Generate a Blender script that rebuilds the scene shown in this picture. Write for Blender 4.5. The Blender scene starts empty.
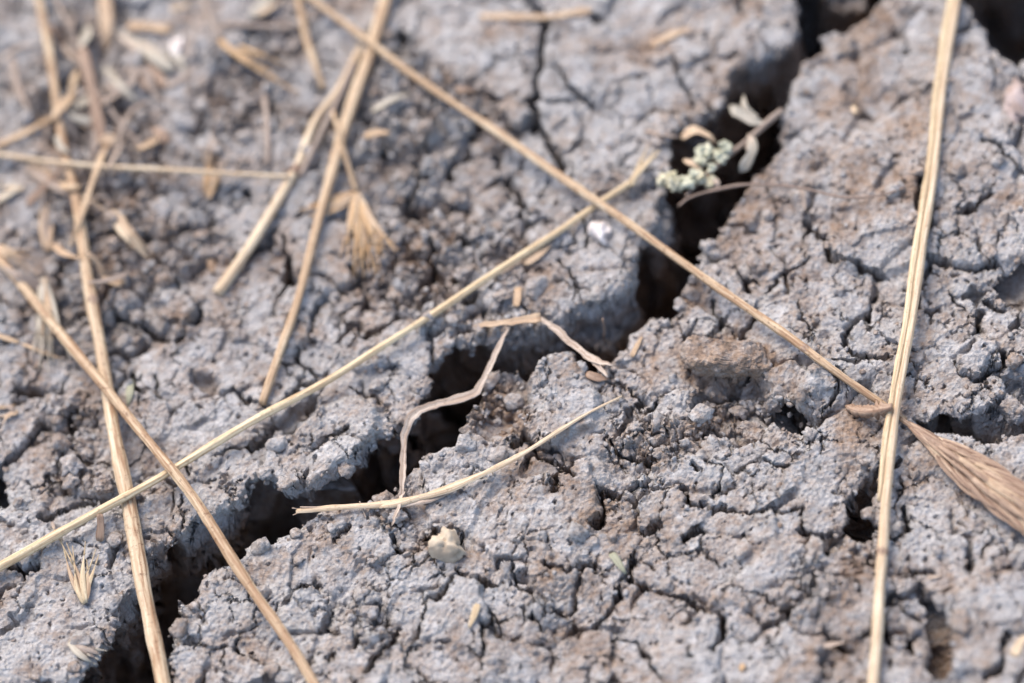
import bpy, bmesh, math, random, heapq
import numpy as np
from mathutils import Vector, Matrix, noise

# ------------------------------------------------------------------ camera, sky, sun, exposure
sc = bpy.context.scene
W, HH = 1024, 683
EL, YAW = math.radians(62), math.radians(-14)      # looking down at the soil, depth grows to the far left
DIST, LENS, SENSOR = 510.0, 105.0, 23.6            # millimetres
f = np.array([math.sin(YAW)*math.cos(EL), math.cos(YAW)*math.cos(EL), -math.sin(EL)])
r = np.array([1.0, 0, 0]); r = r - r.dot(f)*f; r /= np.linalg.norm(r)
u = np.cross(r, f)
CAM = -f*DIST
cam = bpy.data.cameras.new('camera'); cam_o = bpy.data.objects.new('camera', cam)
sc.collection.objects.link(cam_o); sc.camera = cam_o
cam.lens = LENS; cam.sensor_width = SENSOR; cam.clip_start = 0.01; cam.clip_end = 50
M = Matrix(((r[0], u[0], -f[0], CAM[0]*.001), (r[1], u[1], -f[1], CAM[1]*.001), (r[2], u[2], -f[2], CAM[2]*.001), (0, 0, 0, 1)))
cam_o.matrix_world = M
cam.dof.use_dof = True; cam.dof.focus_distance = (DIST - 8)*.001; cam.dof.aperture_fstop = 4.8

SUN_EL, SUN_AZ = math.radians(52), math.radians(-38)   # azimuth from +Y (away from the camera) towards +X
wd = bpy.data.worlds.new('World'); sc.world = wd; wd.use_nodes = True
nt = wd.node_tree; bg = nt.nodes['Background']
sky = nt.nodes.new('ShaderNodeTexSky'); sky.sky_type = 'NISHITA'; sky.sun_disc = False
sky.sun_elevation = SUN_EL; sky.sun_rotation = SUN_AZ
sky.dust_density = 2.0; sky.air_density = 1.0
nt.links.new(sky.outputs[0], bg.inputs[0]); bg.inputs[1].default_value = 0.15
sl = bpy.data.lights.new('sun', 'SUN'); sl.energy = 1.5; sl.angle = math.radians(38); sl.color = (1, .95, .88)
so = bpy.data.objects.new('sun', sl); sc.collection.objects.link(so)
sd = Vector((math.sin(SUN_AZ)*math.cos(SUN_EL), math.cos(SUN_AZ)*math.cos(SUN_EL), math.sin(SUN_EL)))
so.rotation_euler = sd.to_track_quat('Z', 'Y').to_euler(); so.location = sd*2
sc.view_settings.view_transform = 'Standard'; sc.view_settings.look = 'None'
sc.view_settings.gamma = 1; sc.view_settings.exposure = 1.16
try: sc.view_settings.use_curve_mapping = False
except Exception: pass
sc.render.engine = 'CYCLES'
sc.render.resolution_x = W; sc.render.resolution_y = HH

col = sc.collection
rng = np.random.default_rng(7); random.seed(7)
F32 = np.float32

def px(uu, vv, z=0.0):
    """picture position -> point (mm) on the level z"""
    uu = np.asarray(uu, float); vv = np.asarray(vv, float); z = np.asarray(z, float)
    k = SENSOR/LENS/W
    a = (uu - W/2)*k; b = -(vv - HH/2)*k
    d = f + a[..., None]*r + b[..., None]*u
    t = (z - CAM[2])/d[..., 2]
    return CAM + t[..., None]*d
def to_px(p):
    q = np.asarray(p, float) - CAM; k = SENSOR/LENS/W
    dz = q @ f
    return (q @ r)/dz/k + W/2, -(q @ u)/dz/k + HH/2

# ------------------------------------------------------------------ noise on arrays
T = 128
_an = [rng.random((T, T))*2*math.pi for _ in range(24)]
GX = [np.cos(a).astype(F32) for a in _an]; GY = [np.sin(a).astype(F32) for a in _an]
RND = [rng.random((T, T)).astype(F32) for _ in range(40)]
def perlin(x, y, s):
    s %= 24
    fx = np.floor(x); fy = np.floor(y); xf = x - fx; yf = y - fy
    i = fx.astype(np.int32) & (T-1); j = fy.astype(np.int32) & (T-1); i1 = (i+1) & (T-1); j1 = (j+1) & (T-1)
    a = xf*xf*xf*(xf*(xf*6-15)+10); b = yf*yf*yf*(yf*(yf*6-15)+10)
    gx, gy = GX[s], GY[s]
    n00 = gx[i, j]*xf + gy[i, j]*yf; n10 = gx[i1, j]*(xf-1) + gy[i1, j]*yf
    n01 = gx[i, j1]*xf + gy[i, j1]*(yf-1); n11 = gx[i1, j1]*(xf-1) + gy[i1, j1]*(yf-1)
    p = n00 + a*(n10-n00); q = n01 + a*(n11-n01)
    return (p + b*(q-p))*1.5
def fbm(x, y, s, o=4, g=.5):
    t = 0; amp = 1
    for k in range(o):
        t = t + amp*perlin(x, y, s+k); x = x*2.03 + 11.3; y = y*2.03 + 5.7; amp *= g
    return t
def caps(x, y, cell, s, r0=.45, r1=.85, zr=.35):
    """a bed of round crumbs: the upper envelope of jittered spheres (height in cells), and a random tone per crumb"""
    X = x/cell; Y = y/cell
    ix = np.floor(X).astype(np.int32); iy = np.floor(Y).astype(np.int32)
    best = np.full(X.shape, -.45, F32); tone = np.full(X.shape, .5, F32)
    for dx in (-1, 0, 1):
        for dy in (-1, 0, 1):
            i = (ix+dx) & (T-1); j = (iy+dy) & (T-1)
            cx = ix+dx+RND[s][i, j]; cy = iy+dy+RND[s+1][i, j]
            rr = r0 + (r1-r0)*RND[s+2][i, j]**2
            q = rr*rr - (X-cx)**2 - (Y-cy)**2
            h = np.sqrt(np.maximum(q, 0)) - rr*.6 + zr*(RND[s+3][i, j]-.5)
            m = (q > 0) & (h > best)
            best = np.where(m, h, best); tone = np.where(m, RND[s+3][j, i], tone)
    return best.astype(F32), tone
def voro(x, y, cell, s):
    X = x/cell; Y = y/cell
    ix = np.floor(X).astype(np.int32); iy = np.floor(Y).astype(np.int32)
    f1 = np.full(X.shape, 9, F32); f2 = f1.copy(); idv = np.zeros(X.shape, F32); tl = np.zeros(X.shape, F32)
    for dx in (-1, 0, 1):
        for dy in (-1, 0, 1):
            i = (ix+dx) & (T-1); j = (iy+dy) & (T-1)
            ex = X-ix-dx-RND[s][i, j]; ey = Y-iy-dy-RND[s+1][i, j]
            d = np.sqrt(ex*ex + ey*ey)
            n = d < f1
            tl = np.where(n, ex*(RND[s+2][j, i]-.5)*2 + ey*(RND[s+3][i, j]-.5)*2, tl)      # each chip lies at its own tilt
            f2 = np.where(n, f1, np.minimum(f2, d)); idv = np.where(n, RND[s+2][i, j], idv); f1 = np.where(n, d, f1)
    return f1, f2 - f1, idv, tl
def sstep(a, b, x):
    t = np.clip((x-a)/(b-a), 0, 1); return t*t*(3-2*t)

# ------------------------------------------------------------------ what the photograph shows of the soil, in picture positions
VOIDS = [  # outline of the open crack at the surface, depth (mm)
 ([(797,-60),(797,0),(797,28),(790,48),(770,52),(744,60),(731,76),(727,96),(716,112),(697,122),(682,130),(671,142),(667,158),(672,172),(664,186),
   (658,196),(662,207),(655,222),(651,236),(638,246),(637,270),(631,283),(608,300),(581,308),(565,320),(545,328),(520,333),(495,337),(470,342),(448,350),
   (435,360),(429,375),(434,388),(419,403),(411,420),(394,432),(378,437),(374,448),(357,463),(333,478),(318,489),(300,492),(286,489),(275,483),(262,478),
   (250,489),(237,505),(219,515),(193,524),(184,536),(158,548),(140,566),(124,595),(108,640),(84,675),(60,720),(40,800),
   (168,800),(171,720),(172,672),(168,650),(170,627),(181,622),(176,602),(197,599),(208,572),(213,567),(232,566),(246,549),(262,542),(281,537),(296,529),(303,520),(322,508),
   (360,504),(388,496),(400,486),(408,468),(426,457),(441,452),(458,447),(466,430),(473,404),(481,391),(493,370),(514,371),(522,375),(531,373),(545,361),
   (556,354),(568,357),(578,363),(584,374),(592,376),(606,361),(616,348),(629,336),(640,322),(652,316),(672,315),(678,306),(677,296),(684,286),(697,266),(700,252),(704,245),(717,231),
   (730,216),(740,201),(752,176),(768,162),(778,150),(780,112),(790,95),(797,75),(803,62),(823,50),(820,37),(845,30),(868,17),(880,0),(905,-60)], 34),
 ([(958,-60),(963,0),(974,16),(984,28),(988,42),(1003,57),(1018,62),(1024,56),(1080,45),(1140,-60)], 26),
 ([(905,415),(930,418),(945,413),(968,417),(985,409),(1001,396),(1006,381),(1014,372),(1024,371),(1050,372),(1050,425),(1024,430),(1000,430),(986,443),(975,437),(950,435),(926,429)], 7),
 ([(853,500),(860,482),(868,467),(884,461),(899,456),(902,468),(882,475),(873,498),(871,520),(870,546),(858,547),(843,531),(845,515)], 14),
 ([(768,412),(785,404),(800,411),(813,420),(811,430),(795,432),(770,420)], 6),
 ([(742,404),(752,400),(763,408),(762,421),(748,419)], 6),
 ([(923,588),(932,596),(940,608),(950,632),(956,672),(940,678),(928,670),(926,630)], 4),
 ([(900,650),(906,638),(920,634),(925,648),(912,655)], 7),
 ([(994,282),(1004,270),(1030,260),(1030,306),(1010,308),(1000,296)], 2.6),
 ([(-30,470),(0,472),(6,482),(11,501),(4,508),(-30,505)], 8),
]
LEDGES = [  # lower shelves inside the crack, level (mm)
 ([(568,322),(590,309),(625,298),(641,302),(641,320),(628,334),(605,347),(585,345),(572,336)], -4.4),
 ([(470,338),(520,336),(560,327),(576,336),(562,350),(530,357),(500,355),(480,350)], -4),
 ([(655,192),(670,203),(674,225),(663,247),(648,242)], -2.6),
 ([(180,540),(219,517),(250,492),(264,498),(252,520),(222,545),(190,562)], -5),
 ([(118,610),(140,570),(165,555),(172,572),(150,600),(130,640)], -6),
 ([(732,72),(745,62),(768,58),(772,75),(750,90),(735,92)], -4),
 ([(822,-20),(872,-20),(868,8),(845,16),(828,8)], -4),
 ([(960,418),(1010,385),(1024,375),(1060,375),(1060,432),(1000,432),(980,430)], -3.2),
 ([(870,470),(900,458),(902,470),(884,478),(876,500),(873,520),(868,505)], -4),
]
BUMPS = [  # raised or sunk patches: outline, height (mm), softness (mm)
 ([(262,470),(264,452),(290,435),(310,422),(318,407),(345,400),(365,402),(378,411),(377,435),(358,456),(330,476),(315,489),(285,490)], 1.3, .5),
 ([(530,376),(545,361),(562,354),(580,366),(588,385),(600,400),(590,430),(560,440),(540,450),(528,436),(524,410)], 1.2, .6),
 ([(490,372),(528,376),(528,396),(516,425),(492,440),(474,432),(476,405),(484,388)], -1.6, .6),
 ([(700,380),(740,378),(768,386),(776,410),(765,430),(740,445),(715,432),(702,405)], -2.0, .8),
 ([(957,362),(963,345),(972,334),(985,345),(991,360),(980,376),(968,376)], .7, .3),
 ([(158,305),(168,292),(185,290),(198,303),(196,322),(184,336),(168,330)], 1.0, .4),
 ([(835,268),(880,276),(930,262),(995,266),(1030,255),(1030,60),(960,60),(840,150),(790,200),(810,222)], .9, .5),
 ([(700,381),(740,381),(772,379),(776,388),(740,392),(704,392)], -.6, .4),
 ([(686,308),(700,304),(716,318),(722,335),(708,341),(690,336)], 1.0, .35),
 ([(698,384),(716,379),(732,388),(728,402),(708,404),(698,396)], 1.6, .4),
 ([(758,372),(790,364),(818,378),(822,398),(800,406),(770,402)], 1.3, .45),
 ([(812,372),(826,364),(840,374),(838,392),(822,394)], .9, .35),
 ([(935,600),(960,590),(990,555),(1030,540),(1030,700),(955,700)], .6, .6),
 ([(560,310),(600,302),(632,284),(640,246),(600,210),(540,240),(480,300),(500,330)], .8, .8),
 ([(848,78),(856,92),(864,112),(858,118),(850,104),(843,86)], -.9, .4),
 ([(820,540),(842,536),(844,549),(830,556)], -2.5, .5),
 ([(190,370),(205,374),(222,384),(215,392),(195,384)], -2.0, .4),
 ([(265,432),(290,424),(308,411),(316,398),(309,395),(290,412),(262,424)], -1.8, .4),
 ([(40,303),(66,300),(80,318),(64,326),(45,320)], -2.0, .8),
 ([(600,455),(640,440),(660,458),(640,478),(612,474)], -.9, .5),
]
# cracks: width (px), depth (mm), points
CR = [
 (8,6,[(528,0),(541,12),(548,22),(543,38),(541,55),(538,75),(537,90),(530,102),(535,118),(533,128)]),
 (5,3,[(556,68),(570,85),(582,98),(592,105)]),(7,4,[(533,118),(548,140),(560,160),(563,172)]),(4,3,[(505,126),(522,130),(531,120)]),
 (2.5,1.5,[(652,73),(635,78),(618,85),(612,95)]),(5.5,3,[(636,124),(648,115),(662,110),(675,115),(685,124)]),(8,4,[(595,18),(599,21)]),(6,3,[(739,5),(741,7)]),
 (3,1.5,[(672,60),(680,85),(690,95),(697,108)]),(6.5,4,[(484,118),(470,143),(460,155),(450,170),(446,178)]),
 (7,3.5,[(372,76),(383,64),(390,58)]),(8,4,[(398,30),(402,38)]),(5,3,[(383,145),(384,155)]),(6,3,[(364,120),(372,125)]),(3.5,3,[(493,154),(497,162)]),
 (4,2,[(404,205),(406,195),(415,188),(418,178),(430,171)]),(9,4.5,[(410,205),(419,214),(436,208)]),(6,3,[(436,208),(450,206),(470,207)]),
 (5,4,[(430,245),(427,262)]),(6,4,[(419,288),(425,276),(433,268)]),(7,3,[(463,241),(467,245)]),
 (4,3,[(280,235),(284,248),(286,262)]),(8,4,[(287,260),(290,282)]),(3.5,2.5,[(285,284),(276,300),(271,318)]),
 (5,3,[(349,265),(357,276)]),(2,1.5,[(320,275),(335,282),(345,290)]),(3,2,[(340,312),(365,295),(385,293),(400,300)]),(7,3.5,[(366,338),(374,330),(388,325),(396,315)]),
 (9,3.5,[(466,302),(478,290)]),(3,2,[(430,300),(445,290),(455,278)]),(6,4,[(61,262),(60,288)]),(7,4,[(115,314),(138,320),(152,330)]),
 (5,3.5,[(170,270),(180,290),(195,303),(198,315),(190,330),(178,342)]),(5,3,[(143,238),(170,238),(180,226),(205,228),(213,216)]),(8,4,[(243,192),(248,197)]),
 (6,4,[(158,333),(168,341)]),(6,3.5,[(108,346),(125,356),(147,344)]),(8,4,[(15,388),(30,390),(44,396)]),(9,4,[(76,408),(67,420)]),
 (4,2.5,[(134,368),(130,390)]),(3,2,[(155,375),(157,396)]),(4,2.5,[(183,462),(190,475)]),(3,2,[(215,455),(240,450),(258,443)]),
 (9,4,[(258,440),(275,430),(292,425),(306,416),(312,403)]),(3,2.5,[(312,403),(320,388),(322,376)]),
 (2.2,1.8,[(348,387),(362,395),(375,397),(379,407)]),(3,2,[(294,350),(297,362),(280,362)]),(2.2,1.5,[(297,362),(318,370),(326,378)]),
 (8,4,[(8,566),(22,571),(40,566)]),(6,3.5,[(514,446),(526,430),(532,440)]),(3,2,[(528,436),(536,455),(552,458),(570,463)]),(7,3,[(566,464),(573,476)]),
 (3,2,[(644,412),(640,400),(632,388)]),(3.5,2.5,[(646,412),(657,397),(670,389)]),(3,2.5,[(612,440),(618,450),(625,455),(634,461),(656,458)]),(5,3,[(692,463),(699,469)]),
 (3,2.5,[(597,484),(600,500),(601,516)]),(3,2,[(600,485),(617,489),(640,482),(650,478)]),(4,3,[(683,490),(688,502)]),(5,3,[(700,500),(711,508),(726,508)]),
 (3,2.5,[(680,490),(690,500),(705,505),(740,512),(766,512),(797,511)]),
 (6,3,[(340,535),(350,529)]),(6.5,3.5,[(396,536),(400,552)]),(5,3,[(425,537),(433,529)]),(5.5,3.5,[(457,565),(458,575),(475,578),(496,583)]),(2.5,2,[(445,557),(458,552),(463,532)]),
 (4,3,[(458,575),(448,590),(440,597),(424,600)]),(2.5,2,[(425,604),(422,625),(411,641)]),(7,3.5,[(298,588),(314,585)]),(6,3,[(336,655),(329,660)]),(4,3,[(357,633),(358,650)]),
 (5,3,[(366,672),(383,652),(396,630)]),(3,2.5,[(489,608),(498,622),(509,622)]),(3,2.5,[(482,622),(487,645),(483,675)]),
 (4,3,[(543,562),(556,568),(566,571),(575,563),(596,563)]),(4,2.5,[(514,562),(517,580),(528,590)]),(4,2.5,[(528,614),(541,627)]),(4,2.5,[(510,640),(522,634)]),
 (4.5,3,[(556,605),(570,612),(576,599)]),(4,3,[(595,626),(603,615),(613,605),(620,587),(622,574)]),
 (4.5,3,[(628,572),(643,582),(655,588),(665,592),(680,595),(690,602),(705,611),(718,609),(722,625),(720,640),(711,649)]),(7,3.5,[(676,594),(684,597)]),(7,3.5,[(707,612),(715,612)]),
 (4,3,[(690,648),(693,656)]),(3,2,[(620,636),(634,640),(642,650),(650,665),(662,677)]),(7,3.5,[(683,534),(690,531),(703,527)]),(6,3,[(744,537),(746,541)]),(8,3,[(594,520),(602,517)]),
 (7,3.5,[(649,526),(657,520)]),(5,2.5,[(627,572),(631,550)]),
 (5,3,[(846,336),(852,355),(865,360),(887,357)]),(2.2,1.5,[(905,377),(930,378)]),(3,2,[(956,360),(962,372),(975,378)]),(3,2.5,[(836,383),(834,400),(824,411)]),(6,3,[(972,376),(990,372),(1005,364),(1002,352)]),
 (5,3.5,[(806,218),(818,235),(828,255),(836,266),(850,262),(862,271),(882,274)]),(3,2.5,[(766,292),(780,278),(795,270),(805,260)]),(4.5,3.5,[(920,262),(945,261),(960,268),(985,265),(997,262)]),
 (4.5,3,[(956,217),(975,208),(991,194)]),(3.5,3,[(878,292),(870,300),(870,320)]),(3.5,3,[(846,345),(849,330),(858,322),(867,314)]),(7,4,[(979,312),(978,330)]),(3,2.5,[(978,330),(964,342)]),
 (3,2,[(976,300),(980,288),(992,285)]),(4,2.5,[(984,300),(1001,308)]),(2.2,1.5,[(948,288),(955,300),(965,309)]),(5,2.5,[(902,49),(906,52)]),(6,3,[(864,109),(868,112)]),
 (7,3,[(984,146),(1002,151)]),(3,2,[(1003,155),(1012,168),(1024,175)]),
 (4,3,[(801,511),(803,530),(815,540),(826,551),(828,560)]),(6,3,[(814,574),(822,581)]),(4,3,[(766,600),(785,609),(797,605),(826,600)]),(3,2.5,[(780,612),(800,609),(812,600)]),
 (3.5,3,[(888,604),(905,610),(917,616)]),(4,3,[(1009,638),(1003,655),(1001,674)]),(6,3,[(1007,645),(1011,640)]),(5,3,[(983,557),(991,545)]),(4,2,[(963,571),(971,560)]),(4.5,3,[(908,568),(920,572),(932,575)]),
 (6,3.5,[(825,635),(836,641),(852,648)]),(6,3,[(884,630),(891,642)]),(5,3,[(891,663),(893,668)]),(6,3,[(998,672),(984,679)]),(3,2,[(905,505),(904,535)]),(5,3,[(903,520),(907,530)]),
 (4,2,[(745,290),(742,275)]),(2.2,1.5,[(800,300),(803,320),(815,335)]),(3,2,[(700,230),(720,222),(740,225),(755,232)]),(2.2,1.5,[(735,265),(748,280),(760,283)]),
 (6,3,[(688,330),(700,345)]),(4,2.5,[(712,300),(722,320),(720,335)]),(5,3,[(560,470),(555,490)]),(3,2,[(735,470),(760,462),(790,470)]),(2.5,2,[(705,455),(720,470),(715,490)]),
 (5,3,[(505,180),(520,190),(520,215)]),(4,2.5,[(520,215),(530,225)]),(3,2,[(575,210),(590,232),(585,250)]),(2.2,1.5,[(560,260),(575,285),(590,290)]),
 (5,3,[(475,95),(500,100),(515,95)]),(4,2.5,[(330,440),(350,430)]),(3,2,[(230,395),(250,400)]),(4,2.5,[(40,520),(70,505),(95,500)]),(4,2.5,[(60,440),(85,460),(110,462)]),(5,3,[(300,130),(315,140)]),
]
CRUMBLY = [(390,130,110,.9),(440,260,90,1),(240,90,100,.8),(130,230,130,.85),(80,100,120,.85),(60,330,80,.7),(130,330,60,.7),(500,410,45,1),(650,440,50,.9),(725,415,55,1),
 (450,530,50,.6),(560,620,70,.6),(640,500,60,.6),(815,590,55,.7),(800,410,40,.8),(350,620,100,.5),(60,420,70,.6),(90,480,60,.6),(955,300,50,.35),(520,335,40,.9),(470,330,40,1),(400,500,50,.6),(760,455,60,.4),(690,320,40,.6)]
BROWN = [(860,150,110,.42),(800,240,80,.4),(900,560,70,.3),(620,520,120,.35),(690,50,60,.3),(500,405,32,1),(690,300,22,1),(698,355,22,1),(730,358,24,1),(762,360,20,1),(800,55,22,.9),(770,165,18,.9),(870,10,30,.8),(730,420,40,.5),(215,575,20,.8),(600,358,14,.8),(180,312,22,.7),(650,450,50,.35),(840,640,40,.5),
 (940,640,22,.6),(560,560,40,.5),(580,590,28,.5),(430,270,60,.4),(100,200,140,.35),(530,300,30,.6),(860,430,30,.8),(445,165,40,.3),(95,455,25,.6),(70,410,20,.5)]

# ------------------------------------------------------------------ the sampled ground
cor = px(np.array([0, W, W, 0]), np.array([0, 0, HH, HH]))
x0, x1 = cor[:, 0].min() - 10, cor[:, 0].max() + 10
y0, y1 = cor[:, 1].min() - 12, cor[:, 1].max() + 8
SX, SY = .128, .152
cxs = np.arange(x0, x1, SX); cys = np.arange(y0, y1, SY)
def extend(c, s, n=38, far=2500.):
    k = 1.0
    lo_, hi_ = 1.01, 1.6                                    # growth so that n steps reach `far`
    for _ in range(60):
        k = (lo_+hi_)/2
        if s*k*(k**n-1)/(k-1) > far: hi_ = k
        else: lo_ = k
    e = np.cumsum(s*k**np.arange(1, n+1))
    return np.concatenate([c[0]-e[::-1], c, c[-1]+e])
NE = 38
gx = extend(cxs, SX, NE); gy = extend(cys, SY, NE)
NX, NY = len(gx), len(gy)
X, Y = np.meshgrid(gx.astype(F32), gy.astype(F32))          # [row = y, column = x]
cell = np.maximum(np.gradient(gx)[None, :], np.gradient(gy)[:, None]).astype(F32)
fade = lambda size: np.clip(size/cell/2.0, 0, 1)            # far out only the coarse relief is sampled
WX = .55*perlin(X/2.6, Y/2.6, 1) + .28*perlin(X/.95, Y/.95, 2) + .13*perlin(X/.4, Y/.4, 5)
WY = .55*perlin(X/2.6, Y/2.6, 3) + .28*perlin(X/.95, Y/.95, 4) + .13*perlin(X/.4, Y/.4, 6)
XW, YW = X + WX*.8, Y + WY*.8

def win(p, m):
    a, b = p[:, 0].min()-m, p[:, 0].max()+m; c, d = p[:, 1].min()-m, p[:, 1].max()+m
    return slice(np.searchsorted(gy, c), np.searchsorted(gy, d)), slice(np.searchsorted(gx, a), np.searchsorted(gx, b))
def seg_d(xx, yy, a, b):
    vx, vy = b[0]-a[0], b[1]-a[1]; L = vx*vx+vy*vy + 1e-9
    t = np.clip(((xx-a[0])*vx + (yy-a[1])*vy)/L, 0, 1)
    return (xx-a[0]-t*vx)**2 + (yy-a[1]-t*vy)**2
def poly_sd(pts, z=0., m=4., xx=XW, yy=YW):
    """signed distance (inside positive) of a traced outline, in a window of the ground"""
    P = px(*np.array(pts, float).T, z)[:, :2]
    w = win(P, m); a = xx[w]; b = yy[w]
    d = np.full(a.shape, 1e9, F32); ins = np.zeros(a.shape, bool)
    for p, q in zip(P, np.roll(P, -1, 0)):
        d = np.minimum(d, seg_d(a, b, p, q))
        if p[1] != q[1]:
            ins ^= ((p[1] > b) != (q[1] > b)) & (a < (q[0]-p[0])*(b-p[1])/(q[1]-p[1]) + p[0])
    d = np.sqrt(d)
    return w, np.where(ins, d, -d)

UU, VV = to_px(np.stack([X, Y, np.zeros_like(X)], -1))
UU = UU.astype(F32); VV = VV.astype(F32)
def blobs(lst):
    t = np.zeros_like(X)
    for a, b, s, w in lst:
        t = np.maximum(t, w*np.exp(-(((UU-a)/s)**2 + ((VV-b)/s)**2)).astype(F32))
    return t
near = (fade(3.0) > .9)
crm = np.where(near, blobs(CRUMBLY), .4)
crm = sstep(.40, .85, crm + .34*fbm(X/9, Y/9, 7, 3))
H = .8*perlin(X/26, Y/26, 9) + .6*perlin(X/10, Y/10, 10) + np.where(near, 0, 1)*(5*perlin(X/90, Y/90, 13) + 12*perlin(X/400, Y/400, 14))
X3, Y3 = X + WX*.9, Y + WY*.9
c1, t1 = caps(X3, Y3, 3.9, 0)
c2, t2 = caps(X3+31, Y3+7, 2.0, 4)
c3, t3 = caps(X+WX*.45+3, Y+WY*.45+17, .98, 8)
c4, t4 = caps(X+WX*.2+9, Y+WY*.2+3, .52, 12, .4, .75)
SMOOTH = np.clip(blobs([(640,60,80,1),(850,120,80,1),(760,235,45,1),(570,400,35,1),(610,260,50,1),(225,430,50,.9),(230,320,35,.8),(970,150,50,1),(940,360,40,.9),(450,40,60,1),(860,240,45,.9),(60,610,60,.9),(520,510,50,.8),(760,545,55,.8),(990,620,45,.8),(980,490,45,.9),(320,570,55,.8),(650,630,50,.8),(720,90,30,.8),(560,60,25,.8),(250,360,40,.7),(830,300,45,.7)])*1.2, 0, 1)*near
rough = fbm(X/1.6, Y/1.6, 15, 4, .6)
plate = .34*fbm(X/5.5, Y/5.5, 11, 3) + (1-.5*SMOOTH)*(.11*np.maximum(c3, -.2) + .17*c4) + .12*rough + .05*np.maximum(c2, -.12)
crumb = 1.75*c1 + 1.15*c2 + .5*c3 + .22*c4 + .12*rough
# hairline cracks in the crust
q1, e1, i1, l1 = voro(X+WX*1.6, Y+WY*1.6, 6.2, 20)
q2, e2, i2, l2 = voro(X+WX*1.2+5, Y+WY*1.2, 2.7, 24)
pm1 = sstep(.0, .4, perlin(X/8, Y/8, 17)); pm2 = sstep(.15, .5, perlin(X/5, Y/5, 18))
hair = (1-.8*SMOOTH)*.9*pm1*(1-sstep(.006, .026, e1)) + (1-.8*SMOOTH)*.6*pm2*(1-sstep(.012, .05, e2))
q5, e5, i5, l5 = voro(X+WX*.8+2, Y+WY*.8+9, 1.35, 28)
plate = plate + .22*(i1-.5) + .34*l1 + .14*(i2-.5)*pm2 + .20*l2*pm2 + .08*l5 + .05*(i5-.5) - hair*2.0
crumb = crumb + .5*l2 + .3*(i2-.5) + .3*l5 + .25*(i5-.5) - .5*(1-sstep(.03, .12, e5)) - .9*(1-sstep(.02, .085, e2))
pits = sstep(.62, .85, perlin(X/.9, Y/.9, 19)+.3*perlin(X/.35, Y/.35, 20))*.75
plate = plate - pits
H = H + np.where(near, (1-crm)*plate + crm*crumb, (.6*plate + .4*crumb)*fade(1.5))
for pts, hh, soft in BUMPS:
    w, s = poly_sd(pts, 0, 4)
    H[w] += hh*sstep(-soft, soft, s)
H = H - np.median(H[NE:-NE, NE:-NE])
# traced cracks
G = np.zeros_like(H)
PXMM = SENSOR/LENS/W*DIST
wn = 1 + .55*perlin(X/1.7, Y/1.7, 21)
for wpx, dep, pts in CR:
    P = px(*np.array(pts, float).T)[:, :2]; hw = wpx*PXMM*.58
    w = win(P, 2.5); a = XW[w]; b = YW[w]
    d = np.full(a.shape, 1e9, F32)
    for p, q in zip(P[:-1], P[1:]): d = np.minimum(d, seg_d(a, b, p, q))
    d = np.sqrt(d)/wn[w]
    g = dep*1.5*(1-sstep(.35*hw, hw*1.05, d)) + .10*(1-sstep(hw, hw+.7, d))
    G[w] = np.maximum(G[w], g)
# plates: paths that avoid crossing cracks decide which clod a spot belongs to
cs = 3
hc = H[NE:-NE:cs, NE:-NE:cs]; gc = G[NE:-NE:cs, NE:-NE:cs]
cost = 1 + 9*np.clip(gc, 0, 2) + 3.5*np.clip(hair[NE:-NE:cs, NE:-NE:cs], 0, 1) + 1.6*np.clip(-(hc-.3), 0, 1.5) + .8*np.abs(fbm(X[NE:-NE:cs, NE:-NE:cs]/2, Y[NE:-NE:cs, NE:-NE:cs]/2, 3, 2))
V = np.zeros_like(H)
SDMAIN = np.full_like(H, -9)
for k, (pts, dep) in enumerate(VOIDS):
    w, s = poly_sd(pts, 0, 5)
    s = s + .25*perlin(X[w]/1.1, Y[w]/1.1, 22)
    v = np.where(s > 0, np.minimum(dep, 8*np.minimum(s, .9) + np.maximum(s-.9, 0)*14), 0)
    v = v + .3*np.clip(1+s/.9, 0, 1)**2*(s < 0) + .3*(s >= 0)
    V[w] = np.maximum(V[w], v); SDMAIN[w] = np.maximum(SDMAIN[w], s)
LEDGE = np.zeros_like(H)
for pts, lev in LEDGES:
    w, s = poly_sd(pts, lev, 3)
    LEDGE[w] = np.maximum(LEDGE[w], sstep(-1.2, .2, s))
    k = sstep(-.5, .5, s); V[w] = V[w]*(1-k) + np.minimum(V[w], -lev)*k
# inside the crack the broken faces are all crumbs
kin = sstep(.2, 1.2, SDMAIN)*(1-crm)
H = H + kin*(crumb*.9 - plate)
cost = cost + 25*(V[NE:-NE:cs, NE:-NE:cs] > 1.2)
H = H - np.maximum(G, 0) - V
DEPTH = np.maximum(G, V)

# clod labels
hn, wn_ = cost.shape
cu = UU[NE:-NE:cs, NE:-NE:cs]; cv = VV[NE:-NE:cs, NE:-NE:cs]; cvoid = V[NE:-NE:cs, NE:-NE:cs] > 1.2
lab = np.full(hn*wn_, -1, np.int32); dist = np.full(hn*wn_, 1e9); hp = []; ns = 0
step = 54
cflat = cost.ravel().tolist()
seeds = []
for a in range(-30, W+60, step):
    for b in range(-30, HH+60, step):
        uu = a + random.uniform(-22, 22); vv = b + random.uniform(-22, 22)
        P = px(np.array(uu), np.array(vv))
        j = int((P[0]-cxs[0])/SX/cs); i = int((P[1]-cys[0])/SY/cs)
        if 0 <= i < hn and 0 <= j < wn_ and not cvoid[i, j]:
            n = i*wn_+j; dist[n] = random.uniform(0, 12); lab[n] = ns; heapq.heappush(hp, (dist[n], n)); ns += 1
dist = dist.tolist(); labl = lab.tolist(); done = bytearray(hn*wn_)
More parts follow.
